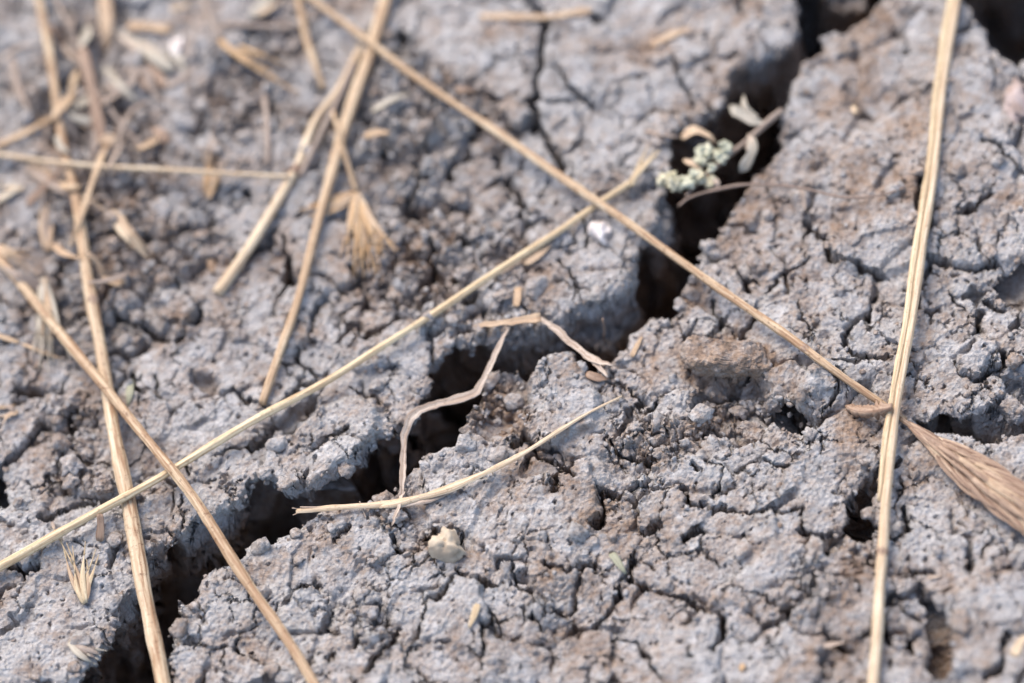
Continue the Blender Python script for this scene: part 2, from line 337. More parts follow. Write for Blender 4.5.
while hp:
    d, n = heapq.heappop(hp)
    if done[n]: continue
    done[n] = 1; i, j = divmod(n, wn_)
    for di, dj, l in ((0,1,1),(0,-1,1),(1,0,1.18),(-1,0,1.18),(1,1,1.55),(1,-1,1.55),(-1,1,1.55),(-1,-1,1.55)):
        a = i+di; b = j+dj
        if 0 <= a < hn and 0 <= b < wn_:
            m = a*wn_+b
            if not done[m]:
                e = d + l*(cflat[n]+cflat[m])*.5
                if e < dist[m]: dist[m] = e; labl[m] = labl[n]; heapq.heappush(hp, (e, m))
lab = np.array(labl, np.int32).reshape(hn, wn_)
lab[cvoid] = -1
# the joint between two clods is a shallow groove of its own
bd = np.zeros(lab.shape, F32)
dx_ = lab[:, 1:] != lab[:, :-1]; dy_ = lab[1:] != lab[:-1]
bd[:, 1:] += dx_; bd[1:] += dy_
bd = np.clip(bd, 0, 1)
bl = bd.copy()
for ax in (0, 1): bl = .5*bl + .25*(np.roll(bl, 1, ax)+np.roll(bl, -1, ax))
def up(c, yy, xx):
    fi = np.clip((yy-cys[0])/SY/cs, 0, hn-1.001); fj = np.clip((xx-cxs[0])/SX/cs, 0, wn_-1.001)
    i = fi.astype(np.int32); j = fj.astype(np.int32); a = fi-i; b = fj-j
    return (c[i, j]*(1-a)+c[i+1, j]*a)*(1-b) + (c[i, j+1]*(1-a)+c[i+1, j+1]*a)*b
Xc, Yc = X[NE:-NE, NE:-NE], Y[NE:-NE, NE:-NE]
gl_ = np.random.default_rng(77); offs = np.concatenate([gl_.uniform(-.5, .5, ns), [0.]]).astype(F32)
tix = np.concatenate([gl_.uniform(-.07, .07, ns), [0.]]).astype(F32); tiy = np.concatenate([gl_.uniform(-.07, .07, ns), [0.]]).astype(F32)
mxx = np.zeros(ns+1); myy = np.zeros(ns+1); cc_ = np.bincount(lab.ravel()+1, minlength=ns+1)[1:]
Xs = X[NE:-NE:cs, NE:-NE:cs]; Ys = Y[NE:-NE:cs, NE:-NE:cs]
mxx[:ns] = (np.bincount(lab.ravel()+1, Xs.ravel(), ns+1)[1:])/np.maximum(cc_, 1); myy[:ns] = (np.bincount(lab.ravel()+1, Ys.ravel(), ns+1)[1:])/np.maximum(cc_, 1)
lvl = (offs[lab] + np.clip(tix[lab]*(Xs-mxx[lab]) + tiy[lab]*(Ys-myy[lab]), -.5, .5)).astype(F32)    # every clod sits at its own level and tilt
lvl = lvl*(1-sstep(.8, 1.5, V[NE:-NE:cs, NE:-NE:cs]))
H[NE:-NE, NE:-NE] += up(lvl, Yc + WY[NE:-NE, NE:-NE]*.25, Xc + WX[NE:-NE, NE:-NE]*.25)
jb = up(bl, Yc + WY[NE:-NE, NE:-NE]*.25, Xc + WX[NE:-NE, NE:-NE]*.25)
jm = (.12 + .88*sstep(-.1, .45, perlin(Xc/4, Yc/4, 23)))*(1-.8*SMOOTH[NE:-NE, NE:-NE])
H[NE:-NE, NE:-NE] -= (2.0*jm*sstep(.34, .5, jb) + .08*jm*sstep(.05, .35, jb))*(V[NE:-NE, NE:-NE] < .9)

# overhangs and rough walls: push the surface sideways by a noise that changes with height
Z3 = H
ox = .55*perlin(X/1.9+Z3*.31, Y/1.9-Z3*.27, 12) + .3*perlin(X/.8-Z3*.6, Y/.8+Z3*.7, 8)
oy = .55*perlin(X/1.9-Z3*.29, Y/1.9+Z3*.33, 16) + .3*perlin(X/.8+Z3*.66, Y/.8-Z3*.6, 0)
gyv, gxv = np.gradient(H, gy, gx)
steep = sstep(1.5, 4, np.hypot(gxv, gyv))*near
PXm = X + ox*steep; PYm = Y + oy*steep
deep = sstep(2, 6, V)*near
sgy, sgx = np.gradient(np.clip(SDMAIN, -3, 4), gy, gx)
for _ in range(6):
    sgx[1:-1, 1:-1] = (sgx[1:-1, 1:-1]*2 + sgx[2:, 1:-1] + sgx[:-2, 1:-1] + sgx[1:-1, 2:] + sgx[1:-1, :-2])/6
    sgy[1:-1, 1:-1] = (sgy[1:-1, 1:-1]*2 + sgy[2:, 1:-1] + sgy[:-2, 1:-1] + sgy[1:-1, 2:] + sgy[1:-1, :-2])/6
WALLS = blobs([(605,322,45,1),(660,222,30,1),(205,535,45,.8),(140,580,40,.6),(520,350,40,1),(738,70,25,.6),(930,640,40,1),(990,420,40,1)])
under = 6.5*sstep(.0, .6, SDMAIN)*(V > .5)*(.6+.4*sstep(-.4, .4, perlin(X/6, Y/6, 20)))*(1-.8*np.clip(WALLS, 0, 1))*(1-.95*LEDGE)   # the walls are undercut below the crust
under = under*(1-sstep(2.2, 4.5, SDMAIN))
PXm = PXm - sgx*under; PYm = PYm - sgy*under
PXm = PXm + deep*1.1*perlin(Z3/2.2+X/6, Y/4, 2); PYm = PYm + deep*1.1*perlin(Z3/2.4, X/5+Y/5, 4)

def ground_z(x, y):
    """height of the soil (mm), highest sample round the spot"""
    x = np.asarray(x, float); y = np.asarray(y, float)
    j = np.clip(np.searchsorted(gx, x), 1, NX-2); i = np.clip(np.searchsorted(gy, y), 1, NY-2)
    return np.maximum.reduce([H[i, j], H[i-1, j], H[i, j-1], H[i-1, j-1]])

# colour of the soil: pale dried crust, browner where it is freshly broken; deep crack also painted darker for shade
BR = np.where(near, blobs(BROWN), .2)
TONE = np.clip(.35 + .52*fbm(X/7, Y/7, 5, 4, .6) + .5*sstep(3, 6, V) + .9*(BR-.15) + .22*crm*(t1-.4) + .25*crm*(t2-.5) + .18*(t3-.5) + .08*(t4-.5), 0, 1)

# ------------------------------------------------------------------ materials
def mat(name):
    m = bpy.data.materials.new(name); m.use_nodes = True
    n = m.node_tree; b = n.nodes['Principled BSDF']
    return m, n, b
def N(n, t, **k):
    o = n.nodes.new(t)
    for a, v in k.items():
        if a in o.inputs.keys(): o.inputs[a].default_value = v
        else: setattr(o, a, v)
    return o
def mix(n, fac, a, b, bt='MIX'):
    o = n.nodes.new('ShaderNodeMix'); o.data_type = 'RGBA'; o.blend_type = bt
    for s, v in ((0, fac), (6, a), (7, b)):
        if isinstance(v, bpy.types.NodeSocket): n.links.new(v, o.inputs[s])
        elif isinstance(v, (int, float)): o.inputs[s].default_value = v
        else: o.inputs[s].default_value = (*v, 1)
    return o.outputs[2]
def ramp(n, src, p):
    o = n.nodes.new('ShaderNodeValToRGB'); n.links.new(src, o.inputs[0])
    e = o.color_ramp.elements
    while len(e) < len(p): e.new(.5)
    for k, (x, c) in zip(e, p):
        k.position = x; k.color = (c, c, c, 1) if isinstance(c, (int, float)) else (*c, 1)
    return o.outputs[0]
def soil_mat(name, use_attr=True, base=.5):
    m, n, b = mat(name)
    tc = N(n, 'ShaderNodeTexCoord').outputs['Object']
    if not use_attr:
        oi = N(n, 'ShaderNodeObjectInfo'); tv = oi.outputs['Random']
        ge = N(n, 'ShaderNodeNewGeometry').outputs['Position']
        tone = ramp(n, tv, [(0, base-.25), (1, base+.3)]); co = ge
    else:
        tone = N(n, 'ShaderNodeAttribute', attribute_name='tone').outputs['Fac']; co = N(n, 'ShaderNodeNewGeometry').outputs['Position']
    n1 = N(n, 'ShaderNodeTexNoise', Scale=420., Detail=5., Roughness=.65); n.links.new(co, n1.inputs['Vector'])
    n2 = N(n, 'ShaderNodeTexNoise', Scale=2600., Detail=4., Roughness=.7); n.links.new(co, n2.inputs['Vector'])
    n3 = N(n, 'ShaderNodeTexVoronoi', Scale=2100.); n.links.new(co, n3.inputs['Vector'])
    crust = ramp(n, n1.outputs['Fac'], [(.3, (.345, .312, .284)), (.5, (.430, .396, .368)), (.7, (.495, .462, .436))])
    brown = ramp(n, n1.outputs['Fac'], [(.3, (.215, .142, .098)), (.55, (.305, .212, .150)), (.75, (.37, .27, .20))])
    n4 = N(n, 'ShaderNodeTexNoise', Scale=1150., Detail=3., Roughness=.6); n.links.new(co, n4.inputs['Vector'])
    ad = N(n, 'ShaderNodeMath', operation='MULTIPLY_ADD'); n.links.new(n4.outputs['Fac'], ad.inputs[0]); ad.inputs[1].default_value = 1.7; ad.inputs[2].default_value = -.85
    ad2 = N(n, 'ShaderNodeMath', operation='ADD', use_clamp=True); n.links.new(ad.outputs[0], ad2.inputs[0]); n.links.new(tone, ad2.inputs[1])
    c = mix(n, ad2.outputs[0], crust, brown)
    gr = ramp(n, n2.outputs['Fac'], [(.3, .68), (.5, 1.), (.72, 1.22)])
    c = mix(n, .85, c, gr, 'MULTIPLY')
    grain = ramp(n, n3.outputs['Color'], [(0, .82), (.5, 1.), (.93, 1.05), (1, 1.5)])
    c = mix(n, .55, c, grain, 'MULTIPLY')
    n.links.new(c, b.inputs['Base Color'])
    b.inputs['Roughness'].default_value = .93; b.inputs['Specular IOR Level'].default_value = .18
    bm1 = N(n, 'ShaderNodeBump', Strength=.8, Distance=.00042); n.links.new(n2.outputs['Fac'], bm1.inputs['Height'])
    bm2 = N(n, 'ShaderNodeBump', Strength=.6, Distance=.00030); n.links.new(n3.outputs['Distance'], bm2.inputs['Height'])
    n.links.new(bm1.outputs[0], bm2.inputs['Normal']); n.links.new(bm2.outputs[0], b.inputs['Normal'])
    return m
SOIL = soil_mat('dry soil'); CRUMB = soil_mat('soil crumb', False, .42)
def straw_mat(name, pale, dark, spot=.35, rough=.55, grey=0.):
    """dry grass: fibres along the stalk, brown specks; 'run' holds (mm along, angle)"""
    pale = tuple(c*k for c, k in zip(pale, (.86, .82, .78))); dark = tuple(c*k for c, k in zip(dark, (.80, .74, .70)))
    m, n, b = mat(name)
    at = N(n, 'ShaderNodeAttribute', attribute_name='run').outputs['Vector']
    mp = N(n, 'ShaderNodeMapping'); n.links.new(at, mp.inputs[0]); mp.inputs['Scale'].default_value = (.14, 2.6, 1)
    fb = N(n, 'ShaderNodeTexNoise', Scale=1.6, Detail=5., Roughness=.7); n.links.new(mp.outputs[0], fb.inputs['Vector'])
    mp2 = N(n, 'ShaderNodeMapping'); n.links.new(at, mp2.inputs[0]); mp2.inputs['Scale'].default_value = (1.1, .9, 1)
    sp = N(n, 'ShaderNodeTexNoise', Scale=1.5, Detail=4., Roughness=.75); n.links.new(mp2.outputs[0], sp.inputs['Vector'])
    mp3 = N(n, 'ShaderNodeMapping'); n.links.new(at, mp3.inputs[0]); mp3.inputs['Scale'].default_value = (.09, .3, 1)
    lo = N(n, 'ShaderNodeTexNoise', Scale=1., Detail=2.); n.links.new(mp3.outputs[0], lo.inputs['Vector'])
    c = mix(n, ramp(n, fb.outputs['Fac'], [(.43, 0.), (.57, 1.)]), dark, pale)
    c = mix(n, ramp(n, lo.outputs['Fac'], [(.4, 0.), (.65, .55)]), c, dark)
    br = tuple(v*k for v, k in zip(dark, (.45, .38, .34)))
    c = mix(n, ramp(n, sp.outputs['Fac'], [(.56, 0.), (.68, spot)]), c, br)
    n.links.new(c, b.inputs['Base Color'])
    b.inputs['Roughness'].default_value = rough; b.inputs['Specular IOR Level'].default_value = .3
    bp = N(n, 'ShaderNodeBump', Strength=.5, Distance=.00012); n.links.new(fb.outputs['Fac'], bp.inputs['Height'])
    n.links.new(bp.outputs[0], b.inputs['Normal'])
    return m
ST = {
 'pale': straw_mat('pale straw', (.80, .67, .48), (.60, .44, .28), .5),
 'tan': straw_mat('tan straw', (.70, .54, .36), (.47, .31, .18), .8),
 'yellow': straw_mat('yellow straw', (.78, .65, .43), (.56, .41, .24), .55),
 'rust': straw_mat('rust-speckled straw', (.72, .56, .37), (.42, .255, .14), .95),
 'brown': straw_mat('brown straw', (.44, .31, .22), (.28, .18, .12), .6),
 'dull': straw_mat('dull straw', (.46, .37, .30), (.30, .23, .18), .5),
 'husk': straw_mat('husk', (.68, .53, .37), (.46, .31, .19), .4),
 'orange': straw_mat('orange husk', (.70, .49, .28), (.50, .31, .15), .4),
 'white': straw_mat('bleached leaf', (.74, .62, .50), (.46, .34, .25), .6),
 'grey': straw_mat('grey husk', (.62, .57, .47), (.42, .37, .29), .35),
 'head': straw_mat('seed head', (.58, .42, .29), (.25, .15, .10), .7),
 'green': straw_mat('green-grey blade', (.42, .42, .29), (.28, .28, .2), .3),
 'root': straw_mat('root', (.36, .27, .21), (.24, .17, .13), .5),
}
def bud_mat(name, a, b_, s=1500.):
    m, n, b = mat(name)
    co = N(n, 'ShaderNodeNewGeometry').outputs['Position']
    t = N(n, 'ShaderNodeTexNoise', Scale=s, Detail=4.); n.links.new(co, t.inputs['Vector'])
    c = mix(n, ramp(n, t.outputs['Fac'], [(.38, 0.), (.62, 1.)]), a, b_); n.links.new(c, b.inputs['Base Color'])
    b.inputs['Roughness'].default_value = .8
    bp = N(n, 'ShaderNodeBump', Strength=.5, Distance=.0002); n.links.new(t.outputs['Fac'], bp.inputs['Height']); n.links.new(bp.outputs[0], b.inputs['Normal'])
    return m
BUD = bud_mat('pale green bud', (.42, .40, .27), (.68, .63, .46)); BUDY = bud_mat('yellowish bud', (.42, .36, .22), (.60, .53, .37))
PEB = {'white': bud_mat('white pebble', (.46, .36, .30), (.82, .74, .68), 700.), 'cream': bud_mat('cream pebble', (.36, .27, .185), (.50, .40, .285), 700.), 'pink': bud_mat('pink pebble', (.30, .21, .165), (.44, .34, .30), 500.)}
SEED = bud_mat('seed', (.23, .14, .08), (.36, .24, .15), 900.)

# ------------------------------------------------------------------ mesh helpers
def tag(o, label=None, cat=None, group=None, kind=None):
    for k, v in (('label', label), ('category', cat), ('group', group), ('kind', kind)):
        if v: o[k] = v
    return o
def mesh_obj(name, verts, faces, m, parent=None, loc=(0, 0, 0), run=None, smooth=True):
    """vertices in mm, world; loc = the thing's base in mm"""
    me = bpy.data.meshes.new(name)
    v = (np.asarray(verts, float) - np.asarray(loc, float))*.001
    me.from_pydata(v.tolist(), [], [tuple(map(int, q)) for q in faces]); me.materials.append(m)
    if run is not None:
        a = me.attributes.new('run', 'FLOAT_VECTOR', 'POINT'); a.data.foreach_set('vector', np.asarray(run, F32).ravel())
    if smooth: me.polygons.foreach_set('use_smooth', [True]*len(me.polygons))
    o = bpy.data.objects.new(name, me); col.objects.link(o)
    if parent: o.parent = parent
    else: o.location = Vector([float(c)*.001 for c in loc])
    return o
def empty(name, loc):
    o = bpy.data.objects.new(name, None); col.objects.link(o); o.location = Vector([float(c)*.001 for c in loc]); o.empty_display_size = .002
    return o

# ------------------------------------------------------------------ the soil: one continuous surface, split along the cracks into clods
vn_x = np.gradient(PXm, axis=1); P3 = np.stack([PXm, PYm, H], -1).astype(F32)
dU = np.gradient(P3, axis=1); dV = np.gradient(P3, axis=0)
NRM = np.cross(dU, dV); NRM /= np.linalg.norm(NRM, axis=-1, keepdims=True) + 1e-12
P3f = P3.reshape(-1, 3)*F32(.001); NRf = NRM.reshape(-1, 3).astype(F32); TOf = TONE.astype(F32).ravel()
ii, jj = np.meshgrid(np.arange(NY-1), np.arange(NX-1), indexing='ij')
v00 = (ii*NX+jj).ravel(); quads = np.stack([v00, v00+1, v00+NX+1, v00+NX], -1).astype(np.int32)
FL = np.full((NY-1, NX-1), -1, np.int32)
ci = np.clip((ii-NE)//cs, 0, hn-1); cj = np.clip((jj-NE)//cs, 0, wn_-1)
wj = (WX[:-1, :-1]*.25/SX).astype(np.int32); wi = (WY[:-1, :-1]*.25/SY).astype(np.int32)
ci2 = np.clip((ii-NE+wi)//cs, 0, hn-1); cj2 = np.clip((jj-NE+wj)//cs, 0, wn_-1)
inside = (ii >= NE) & (ii < NY-1-NE) & (jj >= NE) & (jj < NX-1-NE)
FL[inside] = lab[ci2[inside], cj2[inside]]
FL[(V[:-1, :-1] > 1.2)] = -1
fl = FL.ravel()
uin = (UU > -8) & (UU < W+8) & (VV > -8) & (VV < HH+8)
seen = uin[:-1, :-1].ravel()
cnt = np.bincount(fl[(fl >= 0) & seen], minlength=ns)
keep = np.where(cnt > 250)[0]
ok = np.zeros(ns+1, bool); ok[keep] = True
fl = np.where((fl >= 0) & ok[fl], fl, -1)
order = np.argsort(fl, kind='stable'); fs = fl[order]
bounds = np.searchsorted(fs, np.concatenate([[-1], keep, [ns+5]]))
def soil_piece(name, q, parent=None, loc=None):
    uq, inv = np.unique(q, return_inverse=True); inv = inv.reshape(q.shape).astype(np.int32)
    v = P3f[uq]
    if loc is None: loc = np.array([v[:, 0].mean(), v[:, 1].mean(), v[:, 2].min()], F32) if parent else np.zeros(3, F32)
    me = bpy.data.meshes.new(name)
    me.vertices.add(len(uq)); me.vertices.foreach_set('co', (v-loc).ravel())
    nf = len(q); me.loops.add(nf*4); me.loops.foreach_set('vertex_index', inv.ravel())
    me.polygons.add(nf); me.polygons.foreach_set('loop_start', np.arange(0, nf*4, 4, dtype=np.int32))
    try: me.polygons.foreach_set('loop_total', np.full(nf, 4, np.int32))
    except Exception: pass
    me.polygons.foreach_set('use_smooth', np.ones(nf, bool))
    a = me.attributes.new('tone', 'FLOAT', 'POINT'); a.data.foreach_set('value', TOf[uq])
    me.update(calc_edges=True)
    me.materials.append(SOIL)
    me.normals_split_custom_set_from_vertices(NRf[uq])
    o = bpy.data.objects.new(name, me); col.objects.link(o); o.location = Vector([float(c) for c in loc])
    if parent: o.parent = parent
    return o
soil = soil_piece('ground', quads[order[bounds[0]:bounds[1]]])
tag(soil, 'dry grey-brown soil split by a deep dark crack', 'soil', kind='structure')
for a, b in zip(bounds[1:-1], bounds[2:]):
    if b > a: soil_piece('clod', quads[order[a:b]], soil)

# ------------------------------------------------------------------ loose crumbs
def lump(seed, sub, amp=.28, flat=.75, stretch=1.0):
    bm = bmesh.new(); bmesh.ops.create_icosphere(bm, subdivisions=sub, radius=1)
    g = random.Random(seed); ph = [(Vector((g.gauss(0, 1), g.gauss(0, 1), g.gauss(0, 1))), g.uniform(0, 6), g.uniform(1.3, 5.5)) for _ in range(9)]
    cut = [(Vector((g.gauss(0, 1), g.gauss(0, 1), g.gauss(0, 1))).normalized(), g.uniform(.62, .9)) for _ in range(5)]
    for v in bm.verts:
        n = v.co.normalized(); k = 1 + sum(amp*.33*math.sin(n.dot(d)*fq + p) for d, p, fq in ph) + sum(amp*.16*math.sin(n.dot(d)*fq*3.1 + p*2) for d, p, fq in ph[:6])
        c = n*k
        for d, l in cut:
            e = c.dot(d) - l
            if e > 0: c -= d*e*.85
        v.co = Vector((c.x*stretch, c.y, c.z*flat))
    return bm
CM = []
for k in range(12):
    bm = lump(100+k, 3, .30, random.uniform(.6, .85), random.uniform(1, 1.45)); me = bpy.data.meshes.new('soil_crumb'); bm.to_mesh(me); bm.free()
    me.polygons.foreach_set('use_smooth', [True]*len(me.polygons)); me.materials.append(CRUMB); CM.append(me)
sp = []
tries = 0
g = np.random.default_rng(21)
cand_u = g.uniform(2, W-2, 60000); cand_v = g.uniform(2, HH-2, 60000)
cp = px(cand_u, cand_v)
cj_ = np.searchsorted(gx, cp[:, 0]); ci_ = np.searchsorted(gy, cp[:, 1])
wgt = .04 + .55*crm[ci_, cj_]**1.5 + .5*((G[ci_, cj_] > .5)) + .35*((SDMAIN[ci_, cj_] > -1.2) & (SDMAIN[ci_, cj_] < .1))
wgt[V[ci_, cj_] > 3.2] = 0
acc = np.where(g.random(60000) < wgt*.5)[0]
big = []; small = []
for k in acc:
    rad = .30 + .85*g.random()**2.4
    if len(big) < 290 and rad > .52:
        if all((cp[k, 0]-a)**2 + (cp[k, 1]-b)**2 > (c+rad)**2*.9 for a, b, c in big):
            big.append((cp[k, 0], cp[k, 1], rad))
    elif len(small) < 4200: small.append((cp[k, 0], cp[k, 1], .10 + .26*g.random()**1.6))
lx, ly, lz = [float(c)*1000 for c in soil.location]
for x, y, rad in big:
    z = float(H[np.searchsorted(gy, y), np.searchsorted(gx, x)]) + rad*.22
    o = bpy.data.objects.new('soil_crumb', CM[random.randrange(12)]); col.objects.link(o); o.parent = soil
    o.location = (x*.001, y*.001, z*.001); o.rotation_euler = (random.uniform(-.5, .5), random.uniform(-.5, .5), random.uniform(0, 6.28)); o.scale = [rad*.001]*3
base = []
for k in range(6):
    bm = lump(300+k, 2, .3, .8, 1.2); bm.verts.ensure_lookup_table()
    base.append((np.array([v.co[:] for v in bm.verts]), np.array([[v.index for v in fc.verts] for fc in bm.faces]))); bm.free()
vs, fsn, off = [], [], 0
for x, y, rad in small:
    v, q = base[random.randrange(6)]; a = random.uniform(0, 6.28); ca, sa = math.cos(a), math.sin(a)
    z = float(H[np.searchsorted(gy, y), np.searchsorted(gx, x)]) + rad*.35
    R_ = np.array([[ca, -sa, 0], [sa, ca, 0], [0, 0, 1]])
    vs.append(v @ R_.T*rad + (x, y, z)); fsn.append(q+off); off += len(v)
me = bpy.data.meshes.new('fine_crumbs'); va = np.concatenate(vs)*.001; fa = np.concatenate(fsn).astype(np.int32)
me.vertices.add(len(va)); me.vertices.foreach_set('co', va.astype(F32).ravel()); me.loops.add(fa.size); me.loops.foreach_set('vertex_index', fa.ravel())
me.polygons.add(len(fa)); me.polygons.foreach_set('loop_start', np.arange(0, fa.size, 3, dtype=np.int32)); me.polygons.foreach_set('use_smooth', np.ones(len(fa), bool))
a_ = me.attributes.new('tone', 'FLOAT', 'POINT'); a_.data.foreach_set('value', np.repeat(g.uniform(.1, .7, len(vs)), [len(v) for v in vs]).astype(F32))
me.update(calc_edges=True); me.materials.append(SOIL)
o = bpy.data.objects.new('fine_crumbs', me); col.objects.link(o); o.parent = soil; o['kind'] = 'stuff'

# ------------------------------------------------------------------ laying stalks over the soil
LAID = []
def catmull(pts, n):
    p = np.array(pts, float)
    if len(p) == 2: t = np.linspace(0, 1, n)[:, None]; return p[0]*(1-t)+p[1]*t
    q = np.concatenate([[2*p[0]-p[1]], p, [2*p[-1]-p[-2]]])
    s = np.linspace(0, len(p)-1, n); i = np.minimum(s.astype(int), len(p)-2); t = (s-i)[:, None]
    a, b, c, d = q[i], q[i+1], q[i+2], q[i+3]
    return .5*(2*b + (c-a)*t + (2*a-5*b+4*c-d)*t*t + (3*b-a-3*c+d)*t**3)
def hull(s, z):
    """a taut line laid over the ground: upper hull"""
    st = []
    for k in range(len(s)):
        while len(st) > 1 and (z[st[-1]]-z[st[-2]])*(s[k]-s[st[-1]]) <= (z[k]-z[st[-1]])*(s[st[-1]]-s[st[-2]]): st.pop()
        st.append(k)
    return np.interp(s, s[st], z[st])
def lay(pts, rad, n=None, lift=0., reg=True, bend=0., poly=False, sink=.35, over=True):
    p = np.array(pts, float)
    L = np.hypot(*np.diff(p, axis=0).T).sum()
    n = n or int(max(8, min(90, L/6)))
    if poly:
        cum = np.concatenate([[0], np.cumsum(np.hypot(*np.diff(p, axis=0).T))]); s_ = np.linspace(0, cum[-1], n)
        w = np.stack([np.interp(s_, cum, p[:, 0]), np.interp(s_, cum, p[:, 1])], -1)
    else: w = catmull(p, n)
    z = np.zeros(n)
    for it in range(4):
        P = px(w[:, 0], w[:, 1], z)
        fl_ = np.array(ground_z(P[:, 0], P[:, 1])) + rad*(1-sink)
        if over:
            for Q, rq in LAID:
                d2 = ((P[:, None, :2]-Q[None, :, :2])**2).sum(-1); k = d2.argmin(1); d = np.sqrt(d2[np.arange(n), k]); hit = d < (rad+rq)*1.15
                fl_ = np.where(hit, np.maximum(fl_, Q[k, 2] + np.sqrt(np.maximum((rad+rq)**2-d*d, 0))*.98), fl_)
        s = np.concatenate([[0], np.cumsum(np.hypot(*np.diff(P[:, :2], axis=0).T))])
        z = hull(s, fl_) + lift
    P = px(w[:, 0], w[:, 1], z)
    if bend: P[:, 2] += bend*np.sin(np.linspace(0, math.pi, n))
    if reg: LAID.append((P.copy(), rad))
    return P
def tube(P, rad, ring=12, ridges=0, amp=.06, flat=1.0, seed=0, cap=True, wob=.04, keel=0., twist=0.):
    """ring sections along P; rad = array; flat squeezes it vertically; keel folds it like a leaf"""
    P = np.asarray(P, float); n = len(P); rad = np.broadcast_to(np.asarray(rad, float), (n,))
    T_ = np.gradient(P, axis=0); T_ /= np.linalg.norm(T_, axis=1, keepdims=True)+1e-9
    up_ = np.array([0, 0, 1.]); S = np.cross(T_, up_); S /= np.linalg.norm(S, axis=1, keepdims=True)+1e-9; U = np.cross(S, T_)
    th = np.linspace(0, 2*math.pi, ring+1)
    g = np.random.default_rng(seed+5); ph = g.uniform(0, 6.28, 4)
    s = np.concatenate([[0], np.cumsum(np.linalg.norm(np.diff(P, axis=0), axis=1))])
    V_, R_ = [], []
    for k in range(n):
        rr = rad[k]*(1 + amp*np.cos(ridges*th + ph[0]) + wob*math.sin(s[k]*.9+ph[1]) + wob*.6*math.sin(s[k]*2.3+ph[2]))
        a = twist*k/max(n-1, 1)
        cx = np.cos(th)*rr; cy = np.sin(th)*rr*flat + keel*np.abs(np.cos(th))*rr
        c, d = math.cos(a), math.sin(a)
        V_.append(P[k] + np.outer(cx*c-cy*d, S[k]) + np.outer(cx*d+cy*c, U[k]))
        R_.append(np.stack([np.full(ring+1, s[k]+seed*37.3), th*.5+seed*1.7, np.full(ring+1, seed*.77)], -1))
    m = ring+1; F = []
    for k in range(n-1):
        for q in range(ring): F.append((k*m+q, k*m+q+1, (k+1)*m+q+1, (k+1)*m+q))
    if cap: F.append(tuple(range(m-2, -1, -1))); F.append(tuple((n-1)*m+q for q in range(ring)))
    return np.concatenate(V_), F, np.concatenate(R_)
mm = lambda w: w*PXMM*.5            # picture width -> radius in mm
_seed = [0]
def sd_(): _seed[0] += 1; return _seed[0]
def put(name, P, rad, m, parent=None, loc=None, **k):
    v, q, rn = tube(P, rad, seed=sd_(), **k)
    return mesh_obj(name, v, q, ST[m], parent, P[0] if loc is None else loc, rn)
def prof(n, pts): return np.interp(np.linspace(0, 1, n), [a for a, b in pts], [b for a, b in pts])

def stalk(label, pts, w, m, name='straw_stalk', cat='straw', nodes=(), ridges=7, group=None, flat=.9, lift=0., wob=.04, ends=(.75, .75), sheath=None, **k):
    wp = [(a, b*(.78 if b > 4 else 1)) for a, b in (w if isinstance(w, list) else [(0, w), (1, w)])]
    pts = [tuple(q) for q in pts]                            # stalks that leave the picture go on a little
    out = lambda q: q[0] < 0 or q[0] > W or q[1] < 0 or q[1] > HH
    for i, j in ((0, 1), (-1, -2)):
        if out(pts[i]):
            d = np.array(pts[i], float) - np.array(pts[j], float); pts[i] = tuple(np.array(pts[i]) + d/np.linalg.norm(d)*60)
    rmax = mm(max(b for a, b in wp))
    P = lay(pts, rmax*flat, lift=lift, **k); n = len(P); rad = mm(prof(n, wp))
    g = np.random.default_rng(len(label)*977+abs(int(pts[1][0])))
    P[:, 2] += .0; sl_ = np.concatenate([[0], np.cumsum(np.linalg.norm(np.diff(P, axis=0), axis=1))])
    for q in (0, 1): P[:, q] += .16*np.sin(sl_/9.5+g.uniform(0, 6)) + .06*np.sin(sl_/3.1+g.uniform(0, 6)) + np.cumsum(g.normal(0, .012, n))*.5
    rad = rad*(1 + .06*np.sin(sl_/5+g.uniform(0, 6)) + .04*np.sin(sl_/1.7+g.uniform(0, 6)))
    if not nodes and not sheath:
        return tag(put(name, P, rad, m, ridges=ridges, ring=26, amp=.07, flat=flat, wob=wob), label, cat, group)
    t = empty(name, P[0]); tag(t, label, cat, group)
    put('stem', P, rad, m, t, P[0], ridges=ridges, ring=26, amp=.07, flat=flat, wob=wob)
    for pos in nodes:
        i = pos*(n-1); c = np.array([np.interp(i, np.arange(n), P[:, q]) for q in range(3)])
        i0 = min(int(i), n-2); d = P[i0+1]-P[i0]; d /= np.linalg.norm(d); rr = np.interp(i, np.arange(n), rad)
        q = np.array([c + d*rr*x for x in (-1.3, -.7, 0, .7, 1.3)])
        put('node', q, rr*np.array([.9, 1.08, 1.16, 1.08, .9]), 'brown', t, P[0], ring=12, flat=flat, wob=0)
    if sheath:
        a, b, off, mt, wd = sheath; i0, i1 = int(a*(n-1)), int(b*(n-1))
        q = P[i0:i1+1].copy(); side = np.cross(np.gradient(q, axis=0), (0, 0, 1.)); side /= np.linalg.norm(side, axis=1, keepdims=True)
        rr = rad[i0:i1+1]; q += side*(rr*off)[:, None]; q[:, 2] += rr*.12
        put('leaf_sheath', q, rr*wd*prof(len(q), [(0, .5), (.1, 1), (.85, .95), (1, .35)]), mt, t, P[0], ridges=9, ring=28, amp=.09, flat=flat, wob=.06)
    return t
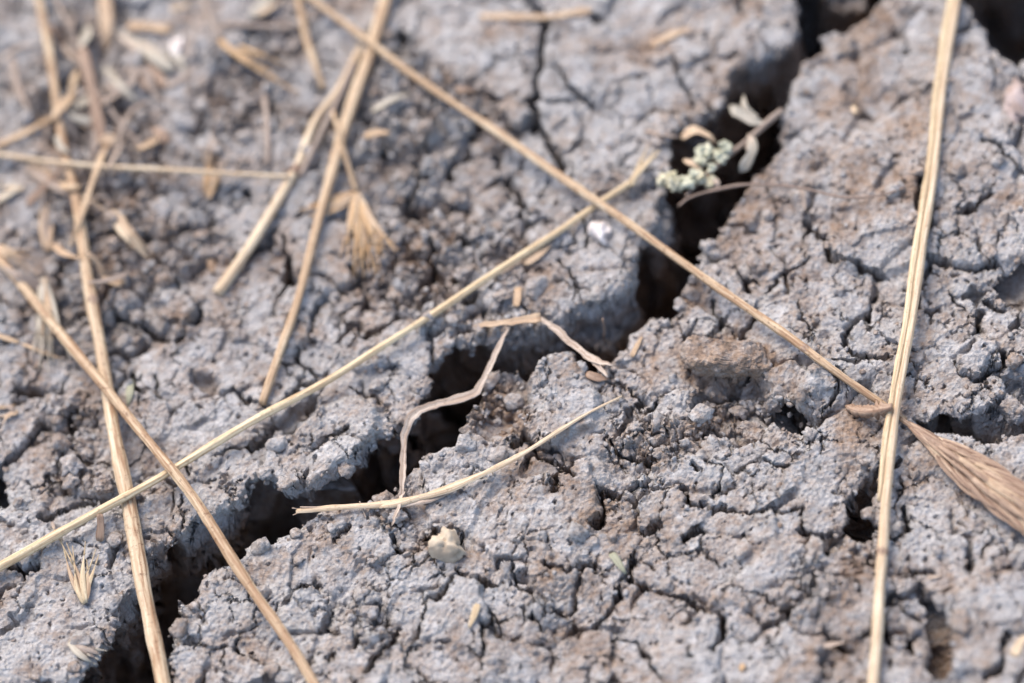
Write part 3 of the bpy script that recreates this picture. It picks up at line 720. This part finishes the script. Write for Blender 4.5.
def blade(label, pts, w, m, name='straw_fragment', cat='straw', flat=.3, keel=.35, lift=0., group=None, tip=True, twist=0., reg=False, parent=None, loc=None, poly=False, wprof=None, **k):
    P = lay(pts, mm(w)*.35, lift=lift, reg=reg, poly=poly, n=k.pop('n', None), over=k.pop('over', True)); n = len(P)
    pr = prof(n, wprof or ([(0, .55), (.15, .95), (.6, 1), (1, .25)] if tip else [(0, .8), (.1, 1), (.9, 1), (1, .75)]))
    o = put(name, P, mm(w)*pr, m, parent, loc, ring=10, flat=flat, keel=keel, wob=.12, twist=twist, **k)
    if parent is None: tag(o, label, cat, group)
    return o
def glume_P(a, b, width, lift0, lift1, n=12):
    w = catmull([a, b], n); z = np.zeros(n)
    for _ in range(3):
        P = px(w[:, 0], w[:, 1], z); s = np.linspace(0, 1, n)
        z = hull(s, np.array(ground_z(P[:, 0], P[:, 1]))+mm(width)*.35) + lift0*(1-s) + lift1*s
    return px(w[:, 0], w[:, 1], z)
def spikelet(label, base_, tips, m, name='grass_spikelet', cat='spikelet', group=None, lift=.25, m2=None):
    """base and glumes: (tip position, width px, awn length px)"""
    t = None; g_ = random.Random(int(base_[0]*7+base_[1])); more = []
    for tp, wd, awn in tips:
        for _ in range(2 if wd > 6.5 else 1):
            e = wd*.35; more.append(((tp[0]+g_.uniform(-e, e), tp[1]+g_.uniform(-e, e)), wd*g_.uniform(.5, .72) if wd > 6.5 else wd, (awn or 4)*g_.uniform(.6, 1.5)))
    tips = more
    for k, (tp, wd, awn) in enumerate(tips):
        b = (base_[0]+random.uniform(-2, 2), base_[1]+random.uniform(-2, 2))
        P = glume_P(b, tp, wd, lift*.5+.12*(k % 3), lift*random.uniform(.3, 1.2)+.12*(k % 3))
        side = np.array([-(P[-1]-P[0])[1], (P[-1]-P[0])[0], 0]); side /= np.linalg.norm(side)+1e-9
        P = P + side*np.sin(np.linspace(0, math.pi, len(P)))[:, None]*random.uniform(-.3, .3)
        if t is None: t = empty(name, P[0]); tag(t, label, cat, group); L0 = P[0]
        x = np.linspace(0, 1, len(P)); rad = mm(wd)*(.22 + .78*np.sin(np.pi*np.clip(x*.93+.07, 0, 1)**.75))*(1-.75*x**6)
        gl = put('glume', P, rad, (m2 if (m2 and k % 2) else m), t, L0, ring=10, ridges=7, amp=.07, flat=.42, keel=.12, wob=.03)
        if awn:
            d = P[-1]-P[-4]; d /= np.linalg.norm(d); q = np.array([P[-1]+d*PXMM*awn*s_ + np.array([0, 0, .2*s_*s_]) for s_ in np.linspace(-.1, 1, 7)])
            av, af, ar = tube(q, np.linspace(.11, .04, 7), ring=5, seed=sd_()); o = mesh_obj('awn', av, af, ST[m], gl, L0, ar)
    return t

# --- the long stalks, lowest first
stalk('dull flat stalk lying level behind the pale husk at the top, left of the centre', [(222,25),(258,26),(298,27)], 8, 'dull')
stalk('short tan stalk slanting down from the top edge to the forked husk', [(295,-12),(304,30),(312,56),(323,90)], 9, 'tan', ends=(1,1))
stalk('thick broken stalk ending bluntly on the clods left of the slender stalk', [(366,34),(340,86),(314,122),(296,170),(262,232),(218,294)], [(0, 9), (.35, 10), (.6, 13), (1, 13)], 'pale', nodes=(.60,), ridges=9)
stalk('thin dull straw running close along the thick broken stalk near the top', [(354,64),(336,102),(318,140),(299,178)], 8, 'dull')
stalk('slender stalk from the top edge down to the long yellow straw', [(391,-12),(372,50),(344,130),(322,202),(300,288),(280,350),(263,404)], [(0, 17), (.25, 15), (.5, 12), (1, 10)], 'tan', ridges=5, sheath=(0, .42, .35, 'pale', .75))
stalk('mottled brown stalk running from the top left corner down to the bottom edge', [(37,-12),(48,55),(60,130),(76,200),(94,300),(108,390),(122,478),(142,580),(167,700)], [(0, 10), (.3, 12), (.6, 15), (1, 20)], 'rust', ridges=9, nodes=(.5,), sheath=(.42, 1, .25, 'pale', .9))
stalk('very thin pale straw crossing level behind the left stalks', [(-10,153),(30,160),(80,165),(150,168),(220,172),(290,175)], [(0, 6), (.6, 6.5), (1, 4)], 'pale', name='thin_straw')
stalk('long thin yellow straw rising from the left edge to a frayed tip near the centre', [(-12,573),(60,533),(150,483),(180,465),(260,418),(330,380),(410,330),(480,283),(550,238),(600,203),(632,182)], [(0, 12), (.4, 10), (1, 8.5)], 'yellow', ridges=5)
LC = LAID[-1][0]
stalk('long speckled stalk crossing from the top edge to the seed head at the right', [(296,-12),(340,20),(440,92),(520,148),(598,205),(680,262),(740,304),(795,340),(850,381),(905,421)], [(0, 8), (.35, 11), (.8, 10.5), (1, 9)], 'rust', ridges=7, nodes=(.80,), sheath=(.25, .5, .2, 'pale', .85))
stalk('rusty speckled stalk slanting from the left edge down to the bottom edge', [(-10,248),(40,308),(100,385),(160,456),(200,508),(255,590),(300,660),(320,695)], [(0, 12), (.5, 12.5), (1, 14)], 'rust', ridges=7, nodes=(.93,))
E = stalk('upright pale double-ribbed stalk at the right from top edge to bottom edge', [(960,-12),(947,70),(932,180),(919,262),(906,350),(895,425),(887,500),(884,548),(878,610),(870,700)], [(0, 10), (.5, 10), (.66, 11), (.8, 13), (1, 15)], 'pale', ridges=7, nodes=(.79,), sheath=(0, .68, 1.55, 'yellow', .9))
print('stalks done')

# frayed tip of the yellow straw
tip0 = LC[-1]
t = empty('frayed_straw_tip', tip0); tag(t, 'frayed split tip at the upper end of the long yellow straw', 'straw')
for k, (a, b) in enumerate([((630,184),(655,150)), ((632,181),(648,146)), ((629,183),(661,149)), ((631,186),(644,160))]):
    P = glume_P(a, b, 6, .35, .9); put('fibre', P, mm(5.5)*prof(len(P), [(0, 1), (.4, .8), (1, .15)]), 'yellow', t, tip0, ring=8, flat=.5)

# --- seed head at the end of the speckled stalk
hb = (908, 424); tips = []
t = None
axis_a, axis_b = np.array([908., 424.]), np.array([1052., 529.])
ax = (axis_b-axis_a)/np.linalg.norm(axis_b-axis_a); pr_ = np.array([-ax[1], ax[0]])
gH = random.Random(5)
P0 = px(np.array(908.), np.array(424.), float(LAID[-2][0][-1, 2]))
t = empty('grass_ear', P0); tag(t, 'long striped brown seed head at the right edge, at the end of the speckled stalk', 'seed head')
zz = float(max(ground_z(*px(np.linspace(915, 1040, 40), np.linspace(430, 540, 40))[:, :2].T).max(), 0)) + .6
def hp_(s, o, z):
    q = axis_a + ax*s + pr_*o; return px(np.array(q[0]), np.array(q[1]), z)
rach = np.array([hp_(s, 0, float(P0[2])*(1-s/190)+zz*(s/190)) for s in np.linspace(-8, 175, 24)])
put('rachis', rach, mm(5), 'head', t, P0, ring=8)
for row in range(14):
    for sgn in (-1, -.55, -.1, .35, .8, 1.05):
        s0 = 3 + row*10.5 + gH.uniform(-4, 4); L = gH.uniform(62, 86)*(0.75 if row == 0 else 1)
        spread = (5 + 12*min(1, row/2.6))*sgn + gH.uniform(-2, 2)
        ss = np.linspace(0, 1, 12); q = []
        hgt = 1.3*(1-abs(sgn)) + .3
        for x in ss:
            o = 2*sgn + spread*math.sin(min(1, x*1.25)*math.pi/2)*(1 if x < .8 else 1-.25*(x-.8)/.2)
            zb = float(P0[2])*(1-(s0+L*x)/190) + zz*((s0+L*x)/190) + hgt*min(1, x*3)*min(1, (.35+row*.3)) + gH.uniform(0, .02)
            q.append(hp_(s0 + L*x, o, zb))
        q = np.array(q); rad = mm(gH.uniform(4.8, 7))*(.25+.75*np.sin(np.pi*np.clip(ss*.9+.08, 0, 1)**.8))*(1-.8*ss**5)
        gl = put('lemma', q, rad, gH.choice(['head', 'head', 'head', 'head', 'husk', 'brown']), t, P0, ring=10, ridges=5, amp=.1, flat=.5, keel=.15, wob=.03)
        if gH.random() < .9:
            d = q[-1]-q[-4]; d /= np.linalg.norm(d); aw = np.array([q[-1]+d*x for x in np.linspace(-.3, gH.uniform(2.5, 6), 7)])
            aw = aw + np.outer(np.linspace(0, 1, 7)**2, [gH.gauss(0, .35), gH.gauss(0, .35), abs(gH.gauss(0, .4))])
            av, af, ar = tube(aw, np.linspace(.10, .04, 7), ring=5, seed=sd_()); mesh_obj('awn', av, af, ST['husk'], gl, P0, ar)

# --- dried leaf bits over the crack
def ribbon(label, segs, name='dried_leaf', cat='leaf'):
    t = None
    for pts, w, m, z, wp, tw in segs:
        p = np.array(pts, float); n = max(14, int(np.hypot(*np.diff(p, axis=0).T).sum()/5))
        cum = np.concatenate([[0], np.cumsum(np.hypot(*np.diff(p, axis=0).T))]); s_ = np.linspace(0, cum[-1], n)
        w2 = np.stack([np.interp(s_, cum, p[:, 0]), np.interp(s_, cum, p[:, 1])], -1)
        w2[1:-1] = .12*w2[:-2]+.76*w2[1:-1]+.12*w2[2:]; w2[1:-1] += np.random.default_rng(n).normal(0, .35, (n-2, 2))
        zs = np.interp(s_/cum[-1], np.linspace(0, 1, len(z)), z)
        P = px(w2[:, 0], w2[:, 1], zs)
        gz = np.max([ground_z(P[:, 0]+a, P[:, 1]+b) for a in (-.7, 0, .7) for b in (-.7, 0, .7)], 0) + .3
        zs = np.where(gz > -2.5, np.maximum(zs, gz), zs)
        for _ in range(3): zs[1:-1] = np.maximum(zs[1:-1], .25*zs[:-2]+.5*zs[1:-1]+.25*zs[2:]); P = px(w2[:, 0], w2[:, 1], zs)
        if t is None: t = empty(name, P[0]); tag(t, label, cat); L0 = P[0]
        put('blade', P, mm(w)*prof(n, wp), m, t, L0, ring=12, ridges=3, amp=.12, flat=.28, keel=.45, wob=.16, twist=tw)
    return t
ribbon('crooked pale leaf folded over the crack, hanging down to the frayed straw', [
  ([(511,323),(500,345),(488,372),(476,394),(462,399),(440,404),(420,411),(409,420),(404,438),(403,470),(401,498)], 8.5, 'white', [1.2, .8, .4, 0, -.3, -.2, .2], [(0, .25), (.2, .75), (.45, 1), (.62, 1), (.8, .8), (1, .6)], .5),
  ([(403,492),(398,508),(392,526)], 6, 'white', [.5, .6, .2], [(0, .8), (1, .3)], 0)])
ribbon('bent two-toned leaf, brown at its left end, forked white tip at the crack edge', [
  ([(476,327),(500,324),(541,319)], 9, 'husk', [.9, .9, 1.4], [(0, .35), (.3, .8), (1, 1)], 0),
  ([(539,318),(556,329),(574,346),(592,360),(613,366)], 8.5, 'white', [1.4, .9, .5, .4], [(0, .5), (.3, .8), (.75, 1), (1, .3)], .3),
  ([(578,349),(595,362),(608,377)], 7.5, 'white', [.75, .4, .1], [(0, .5), (.4, 1), (1, .35)], 0)])
blade('small brown leaf scrap under the forked white leaf tip', [(586,374),(597,378),(609,379)], 9, 'brown', tip=True)
# frayed pale straw
b0 = lay([(296,511),(340,507),(390,503),(440,492),(470,480),(520,455),(560,430),(590,412),(622,396)], .35, reg=False)
t = empty('frayed_straw', b0[0]); tag(t, 'frayed bleached straw with split fibres lying below the crack', 'straw')
for pts, w, a in [([(296,511),(340,507),(390,503),(440,492),(470,480),(520,455),(560,430),(590,412),(622,396)], 7, [(0, .8), (.35, 1), (.55, .9), (1, .25)]), ([(368,508),(400,503),(440,490),(480,473)], 7, [(0, .4), (.4, 1), (1, .4)]),
    ([(300,507),(340,508),(380,507)], 4, [(0, .3), (.5, 1), (1, .3)]), ([(360,502),(363,510),(366,518)], 3, [(0, .8), (1, .4)]), ([(385,509),(430,500),(462,487)], 4.5, [(0, .5), (.5, 1), (1, .4)]), ([(293,515),(305,511),(330,509)], 3, [(0, .3), (1, .8)]), ([(292,508),(305,509),(330,508)], 3, [(0, .3), (1, .8)])]:
    P = lay(pts, mm(w)*.5, reg=False, lift=.05); put('fibre', P, mm(w)*prof(len(P), a), 'white' if w != 7 else 'pale', t, b0[0], ring=8, ridges=5, flat=.55, wob=.12)

# --- pale green flowering sprig in the crack
sz = .6
stem = px(np.array([782, 768, 748, 728, 710, 696, 686.]), np.array([110, 122, 140, 156, 172, 185, 196.]), np.array([.4, .3, .2, .3, .4, .6, .8]))
t = empty('dried_sprig', stem[0]); tag(t, 'dried sprig with pale green buds and curled leaves across the crack', 'sprig')
q = catmull(stem, 26); put('stem', q, mm(7)*prof(26, [(0, 1.1), (.4, .9), (1, .5)]), 'dull', t, stem[0], ring=10, wob=.1)
def knob(pos, z, rad, m, k):
    c = px(np.array(float(pos[0])), np.array(float(pos[1])), z); g = random.Random(k); V_, Fc, n0 = [], [], 0
    for _ in range(20):                                      # little scales round a dried bud
        d = np.array([g.gauss(0, 1), g.gauss(0, 1), g.gauss(.3, .8)]); d /= np.linalg.norm(d)
        L = mm(rad)*g.uniform(.65, 1.15); q = np.array([c + d*L*x + np.array([g.gauss(0, .04) for _ in range(3)]) for x in np.linspace(0, 1, 6)])
        v, fc, _r = tube(q, mm(rad)*g.uniform(.3, .46)*np.array([.5, .8, 1, .95, .7, .2]), ring=7, flat=.7, seed=k)
        V_.append(v); Fc += [tuple(i+n0 for i in q_) for q_ in fc]; n0 += len(v)
    mesh_obj('flower_bud', np.concatenate(V_), Fc, m, t, stem[0])
for k, (pos, rad, m, z) in enumerate([((705,152), 21, BUD, 1.2), ((720,158), 20, BUD, .9), ((724,147), 17, BUD, 1.4), ((700,162), 15, BUD, 1.0), ((664,180), 17, BUDY, 1.3), ((676,184), 20, BUDY, 1.2), ((688,183), 19, BUD, 1.4), ((700,178), 18, BUDY, 1.2), ((710,182), 16, BUDY, .9), ((672,176), 13, BUDY, 1.9), ((694,174), 13, BUD, 1.8), ((712,168), 12, BUD, 1.5)]):
    knob(pos, z, rad, m, k)
for pts, z, w, m in [([(682,138),(695,132),(708,137),(716,144)], (1.2, 1.8, 1.6, 1), 11, 'husk'), ([(752,138),(752,152),(744,166),(740,172)], (1, 1.2, .6, .2), 12, 'grey'), ([(684,160),(693,166),(703,173)], (1.2, 1.5, 1.2), 8, 'husk'), ([(712,178),(717,184),(714,191)], (1.2, 1.2, .8), 7, 'white'),
                     ([(766,124),(752,121),(738,112),(730,106)], (.4, .6, .7, .5), 11, 'grey'), ([(758,118),(746,108),(744,95)], (.6, .9, .9), 7, 'grey'), ([(747,150),(752,142),(748,134)], (.6, 1.2, 1.1), 8, 'white')]:
    p = np.array(pts, float); n = 14; w2 = catmull(p, n); zs = np.interp(np.linspace(0, 1, n), np.linspace(0, 1, len(z)), z); P = px(w2[:, 0], w2[:, 1], zs)
    put('leaf', P, mm(w)*prof(n, [(0, .4), (.3, 1), (.7, .9), (1, .2)]), m, t, stem[0], ring=12, ridges=4, amp=.12, flat=.35, keel=.5, wob=.2, twist=.9)
# thin rootlets
stalk('thin wiry root arching over the crack below the green sprig and onto the right plate', [(680,206),(692,197),(715,190),(752,184),(800,187),(845,196),(880,194),(905,187)], [(0, 3.5), (.5, 3), (1, 2.5)], 'root', name='rootlet', cat='root', ridges=0, wob=.15, lift=.35)
stalk('short wiry rootlet hanging from the plate below the bent leaf', [(604,318),(606,330),(605,342)], 2.5, 'root', name='rootlet', cat='root', ridges=0)
blade('short dull scrap of straw standing in a pocket right of the root', [(801,187),(804,200),(805,212)], 5, 'dull')

# --- husks and spikelets
spikelet('orange forked husk with one long awn, under the short stalk near the top', (221,42), [((262,62), 11, 14), ((258,70), 12, 0), ((255,55), 9, 12), ((270,78), 10, 40), ((275,60), 8, 20)], 'orange', m2='husk')
gs = random.Random(3)
spikelet('bright orange spikelet with its glumes spread left and down, beside the slender stalk', (356,194), [((304,209), 11, 0), ((316,201), 8, 0), ((309,215), 9, 0), ((322,219), 8, 0), ((330,199), 7, 0), ((326,210), 9, 0)]
   + [((356+L*math.cos(math.radians(a_)), 194+L*math.sin(math.radians(a_))), gs.uniform(6, 9.5), gs.uniform(14, 32)) for a_, L in [(gs.uniform(52, 100), gs.uniform(30, 62)) for _ in range(17)]], 'orange', m2='husk')
stalk('short thin stem holding the bright orange spikelet behind the slender stalk', [(334,112),(342,142),(349,170),(356,194)], [(0, 6), (1, 7)], 'tan')
spikelet('striped husk with many straight awns hanging behind the rusty stalk', (44,280), [((34,335), 10, 26), ((40,340), 11, 28), ((46,342), 11, 30), ((53,340), 11, 28), ((60,330), 10, 26), ((48,325), 12, 30)], 'grey', m2='husk')
spikelet('open yellowish husk pointing down, left of the mottled stalk near the bottom', (85,603), [((72,562), 7, 28), ((76,570), 8, 22), ((90,568), 8, 14), ((97,562), 5, 8), ((66,556), 5, 20), ((86,555), 6, 10)], 'yellow', m2='husk')
spikelet('blurred grey husk lying at the rim of the crack, in the lower left', (70,642), [((96,650), 13, 8), ((95,662), 14, 6), ((108,653), 9, 0), ((88,655), 12, 0)], 'grey', m2='dull')
spikelet('pale two-lobed husk pointing right, left of the lone brown seed', (112,212), [((146,262), 13, 0), ((150,252), 9, 0), ((132,246), 10, 0), ((128,232), 12, 14)], 'husk', m2='pale')
spikelet('large blurred brown husk lying between the level straw and the mottled stalk', (28,168), [((75,195), 16, 20), ((88,202), 15, 16), ((60,178), 12, 0), ((108,212), 10, 0)], 'dull', m2='husk')
spikelet('blurred upright husk standing between the left edge and the mottled stalk', (48,250), [((40,205), 9, 18), ((45,200), 9, 20), ((52,208), 8, 14)], 'dull', m2='husk')
spikelet('little tan husk just under the level thin straw, left of the thick broken stalk', (210,198), [((205,162), 8, 12), ((213,160), 8, 16), ((219,170), 7, 12)], 'husk', m2='orange')
spikelet('plump pale husk in the straw litter at the top left', (172,70), [((120,30), 17, 14), ((128,42), 18, 0), ((140,40), 12, 0)], 'grey', m2='white')
spikelet('big pale husk cut by the top edge, left of the short stalk', (252,18), [((278,-8), 15, 0), ((285,2), 12, 0), ((268,-6), 13, 0)], 'husk', m2='grey')
spikelet('small pale husk poking in from the left edge above the leaning straw', (22,188), [((-8,196), 10, 8), ((-4,205), 8, 10), ((0,186), 7, 0)], 'grey', m2='pale')
spikelet('thin awned husk at the left edge where the rusty stalk starts', (-4,246), [((18,252), 7, 20), ((14,262), 6, 18), ((20,258), 6, 24)], 'husk')
spikelet('small straw-coloured husk at the left edge, below the middle', (16,412), [((-2,418), 7, 0), ((0,408), 5, 0), ((4,422), 5, 0)], 'dull', m2='husk')
# --- straw litter of the top left corner
B = blade
B('pale hair-thin blade curving in from the left edge near the top', [(-6,66),(8,54),(20,47),(34,45)], 4, 'white', n=14)
B('brownish straw reaching in from the left edge above the level thin straw', [(-8,148),(25,133),(50,118)], 6, 'tan', tip=False)
stalk('long dull stalk slanting through the litter from the top edge, right of the mottled stalk', [(52,-10),(70,30),(84,58),(97,86),(115,115),(135,140),(152,162)], [(0, 8), (.5, 7), (1, 4)], 'dull')
B('broad brown blade lying upright in the litter beside the long dull stalk', [(82,48),(92,90),(103,146)], 12, 'brown', tip=False)
B('forked thin straw arching over the lower end of the long dull stalk', [(150,103),(136,107),(125,121),(119,138),(107,162)], 5, 'dull', n=18)
B('thin leaning straw passing behind the mottled stalk below the level straw', [(108,142),(96,172),(78,225),(63,266)], 7, 'tan', n=18)
B('bleached narrow blade bent in the litter at the top left', [(60,38),(68,52),(83,66)], 6, 'white')
B('short whitish green scrap at the top of the litter', [(89,26),(86,38),(80,48)], 10, 'grey')
B('wide yellowish blade dropping from the top edge, left of the plump husk', [(104,-8),(107,20),(106,54)], 15, 'husk')
B('curled brown leaf scrap below the plump husk', [(130,88),(136,72),(146,72),(153,90),(162,102)], 9, 'dull', n=18)
B('blunt tan scrap right above the plump husk', [(128,27),(148,27),(171,31)], 10, 'tan', tip=False)
B('short dull scrap left of the curled brown scrap', [(103,84),(114,90),(128,96)], 9, 'dull')
B('thin twig pointing up between the plump husk and the forked husk', [(163,90),(180,80),(197,64)], 5, 'dull')
stalk('dull thin straw from the top edge to the base of the orange forked husk', [(198,-10),(208,14),(221,42)], 8, 'dull')
B('faint upright blade below the long awn of the forked husk', [(264,92),(267,128),(268,166)], 6, 'dull', tip=False)
B('faint upright blade rising from the little tan husk', [(217,112),(211,140),(208,162)], 4, 'dull')
B('short dull blade leaning behind the mottled stalk near the top', [(12,58),(18,88),(30,112)], 8, 'dull')
B('broken tan scrap between the broad brown blade and the mottled stalk', [(77,70),(73,86),(69,98)], 7, 'tan')
B('dull scrap below the left end of the litter', [(62,112),(72,128),(78,146)], 9, 'dull')
B('long thin scrap lying under the lower end of the long dull stalk', [(70,92),(80,118),(90,132)], 6, 'dull')
B('brown crumpled scrap in the top litter right of the mottled stalk', [(50,28),(58,36),(66,52)], 12, 'brown')
B('tiny straw at the left edge below the rusty stalk', [(-6,334),(8,339),(20,343)], 5, 'tan', tip=False)
B('thin straw under the striped husk awns', [(22,344),(42,352),(62,359)], 4, 'tan')
B('single brown straw end at the left edge, just above the small husk', [(-6,408),(6,407),(17,405)], 4, 'tan')
gc = random.Random(17); used = set(); nch = 0
MARKS = [((145,50), 'the plump pale husk'), ((93,95), 'the broad brown blade'), ((146,85), 'the curled brown leaf scrap'), ((132,240), 'the two-lobed husk'), ((70,190), 'the large blurred brown husk'), ((46,225), 'the blurred upright husk'),
         ((106,22), 'the wide yellowish blade at the top edge'), ((46,315), 'the striped awned husk'), ((180,78), 'the thin twig'), ((150,160), 'the lower end of the long dull stalk')]
LOOK = {'dull': 'dull', 'husk': 'straw-yellow', 'grey': 'grey', 'brown': 'brown', 'tan': 'tan'}
while nch < 26:                                              # loose chaff of the top left corner
    a, b = gc.uniform(2, 190), gc.uniform(2, 150)
    if gc.random() < .3: a, b = gc.uniform(0, 130), gc.uniform(150, 300)
    an = gc.uniform(0, 6.28); L = gc.uniform(8, 25); e = gc.uniform(-5, 5); wch = gc.uniform(4, 12); mt = gc.choice(['dull', 'husk', 'grey', 'brown', 'dull', 'tan'])
    ca_, cb_ = a+L*math.cos(an), b+L*math.sin(an)
    (ma, mb), nm = min(MARKS, key=lambda q: math.hypot(q[0][0]-ca_, q[0][1]-cb_))
    rel = ('right of' if ca_ > ma else 'left of') if abs(ca_-ma) > abs(cb_-mb) else ('below' if cb_ > mb else 'above')
    lb = '%s %s %s chaff scrap just %s %s' % ('short' if L < 16 else 'long', 'narrow' if wch < 8 else 'broad', LOOK[mt], rel, nm)
    if lb in used or math.hypot(ma-ca_, mb-cb_) > 60: continue
    used.add(lb); nch += 1
    B(lb, [(a, b), (ca_+e, cb_-e), (2*ca_-a, 2*cb_-b)], wch, mt, name='chaff', cat='chaff', group='chaff in the upper left litter', n=12, twist=gc.uniform(-.6, .6))
# --- scattered scraps
B('small grey-green husk scrap right of the stalk crossing', [(131,380),(130,392),(128,406)], 7, 'green')
B('dark tan scrap pressed into the crust beside the mottled stalk', [(100,514),(101,526),(100,541)], 9, 'brown', tip=False)
B('short upright twig by the yellow straw near the left edge', [(52,522),(55,530)], 4, 'dull', n=8)
B('small pale straw lying below the speckled stalk, right of the slender stalk', [(370,113),(390,101),(413,92)], 7, 'grey')
B('reddish brown twig lying just below the speckled stalk', [(456,90),(475,91),(496,97)], 8, 'brown', tip=False)
B('short tan scrap in the crumbs right of the slender stalk', [(364,137),(376,133),(390,133)], 8, 'tan')
B('pale straw lying level near the top edge over the narrow crack', [(480,16),(510,17),(548,17),(575,13),(592,10)], 7, 'husk', n=20, tip=False)
B('short dull straw lying on the smooth plate near the top', [(650,46),(668,37),(692,27)], 9, 'husk')
B('thin straw scrap beside the arched crack left of the green sprig', [(644,131),(660,134),(682,138)], 5, 'dull')
B('pale scrap hidden along the underside of the long yellow straw', [(524,264),(538,255),(552,244)], 9, 'husk')
B('upright brown fleck above the bent two-toned leaf', [(518,288),(518,298),(516,307)], 7, 'tan', tip=False)
B('narrow tan scrap at the crack edge right of the forked leaf tip', [(632,357),(636,348),(642,337)], 6, 'tan')
B('yellowish fleck on the lower middle clods', [(478,604),(474,616),(469,628)], 7, 'yellow')
B('grey-green blade scrap in a crack in the lower middle', [(611,553),(617,561),(626,574)], 7, 'green')
B('pale sliver lying left of the foot of the upright stalk', [(817,647),(830,645),(846,642)], 5, 'white')
B('pale scrap at the right edge near the bottom', [(1014,657),(1019,645),(1030,630)], 9, 'pale')
B('tiny pale fibre in the hollow right of the upright stalk', [(929,578),(935,577),(942,575)], 3, 'white', n=8)
B('tiny yellow fleck at the bottom, left of the upright stalk', [(743,664),(741,672)], 6, 'orange', n=8)
P = lay([(846,406),(858,411),(874,411),(892,407)], mm(9), n=22, reg=False)
tag(put('woody_scrap', P, mm(14)*prof(22, [(0, .3), (.2, .7), (.5, .75), (.75, 1.1), (1, .8)])*(1+.22*np.random.default_rng(4).normal(0, 1, 22)), 'brown', ring=14, ridges=3, amp=.2, flat=.7, wob=.2), 'brown woody scrap stuck behind the upright stalk beside the ear', 'wood scrap')
B('pale tiny chip on the right plate, left of the upright stalk', [(853,106),(855,116)], 6, 'pale', n=8)

# --- pebbles, seed and the loose brown clod
def pebble(label, c, wpx, hpx, m, seed, name='pebble', cat='pebble', flat=.75, rot=0., sub=4, amp=.3, sink=.5):
    P = px(np.array(float(c[0])), np.array(float(c[1])), 0.)
    z = float(ground_z(P[0], P[1])); P = px(np.array(float(c[0])), np.array(float(c[1])), z + mm(hpx)*.4)
    bm = lump(seed, sub, amp, 1); rx = mm(wpx); ry = mm(hpx)/.85; rz = min(rx, ry)*flat
    V_ = []
    for v in bm.verts:
        x, y = v.co.x*rx, v.co.y*ry
        V_.append((P[0]+x*math.cos(rot)-y*math.sin(rot), P[1]+x*math.sin(rot)+y*math.cos(rot), z + rz*(1-sink) + v.co.z*rz))
    Fc = [[x.index for x in fc.verts] for fc in bm.faces]; bm.free()
    return tag(mesh_obj(name, V_, Fc, m, None, (P[0], P[1], z)), label, cat)
pebble('small white pebble below the crossing of the yellow and speckled stalks', (600,232), 23, 22, PEB['white'], 1)
pebble('cream angular pebble among crumbs under the frayed straw', (446,545), 34, 29, PEB['cream'], 12)
pebble('pinkish rounded stone at the right edge near the top', (1016,101), 24, 36, PEB['pink'], 3)
pebble('small oval brown seed lying right of the two-lobed husk', (211,263), 10, 20, SEED, 4, name='seed', cat='seed', rot=.35, amp=.08)
pebble('greenish grey pebble half set in the top left plate', (178,46), 14, 17, PEB['white'], 8)

def big_lump(c, wpx, hpx, dpt, rot, seed, tone, m=SOIL, lift=.42):
    P = px(np.array(float(c[0])), np.array(float(c[1])), 0.); z = float(np.median(ground_z(P[0]+np.linspace(-2, 2, 9), P[1]+np.zeros(9))))
    bm = bmesh.new(); bmesh.ops.create_icosphere(bm, subdivisions=6, radius=1); n0 = np.array([v.co[:] for v in bm.verts]); Fc = np.array([[x.index for x in q.verts] for q in bm.faces]); bm.free()
    k = np.sign(n0)*np.abs(n0)**.62
    rx, ry, rz = mm(wpx), mm(hpx)/.85, dpt
    p = k*np.array([rx, ry, rz])*.86
    g_ = np.random.default_rng(seed)
    for _ in range(9):                                       # broken faces
        d = g_.normal(0, 1, 3)*np.array([1, 1, .8]); d /= np.linalg.norm(d); l = g_.uniform(.62, .92)*np.abs(d*np.array([rx, ry, rz])).sum()*.8
        e = np.maximum(p @ d - l, 0); p = p - e[:, None]*d*.9
    o_ = Vector((seed*3.1, seed*1.7, 0)); nz = []
    for q in p:
        v = Vector(q) + o_; d1, _ = noise.voronoi(v/1.5 + noise.noise_vector(v/1.1)*.3); d2, _ = noise.voronoi(v/.62)
        nz.append(.55*noise.fractal(v/2.2, .7, 2.1, 5) + .35*min(.35, d1[1]-d1[0]) + .28*min(.4, d2[1]-d2[0]) - .16)
    nz = np.array(nz)
    p = p + n0*(nz*1.0)[:, None]
    cr_, sr_ = math.cos(rot), math.sin(rot)
    q = np.stack([P[0]+p[:, 0]*cr_-p[:, 1]*sr_, P[1]+p[:, 0]*sr_+p[:, 1]*cr_, z + rz*lift + p[:, 2]], -1)
    o = mesh_obj('clod', q, Fc, m, None, (P[0], P[1], z)); o.parent = soil
    a = o.data.attributes.new('tone', 'FLOAT', 'POINT'); a.data.foreach_set('value', np.clip(tone + .35*fbm(p[:, 0]/2, p[:, 1]/2, 3, 3), 0, 1).astype(F32))
    return o
big_lump((729,360), 108, 38, 2.1, -.10, 3, .92, lift=.50).__setitem__('label', 'elongated brown clod lying below the speckled stalk')
big_lump((751,424), 26, 24, 1.4, .2, 9, .5)
big_lump((1012,403), 22, 30, 1.5, .9, 16, .35)
big_lump((104,487), 20, 18, 1.0, .2, 14, .5)
print('objects', len(bpy.data.objects), 'quads', len(quads))
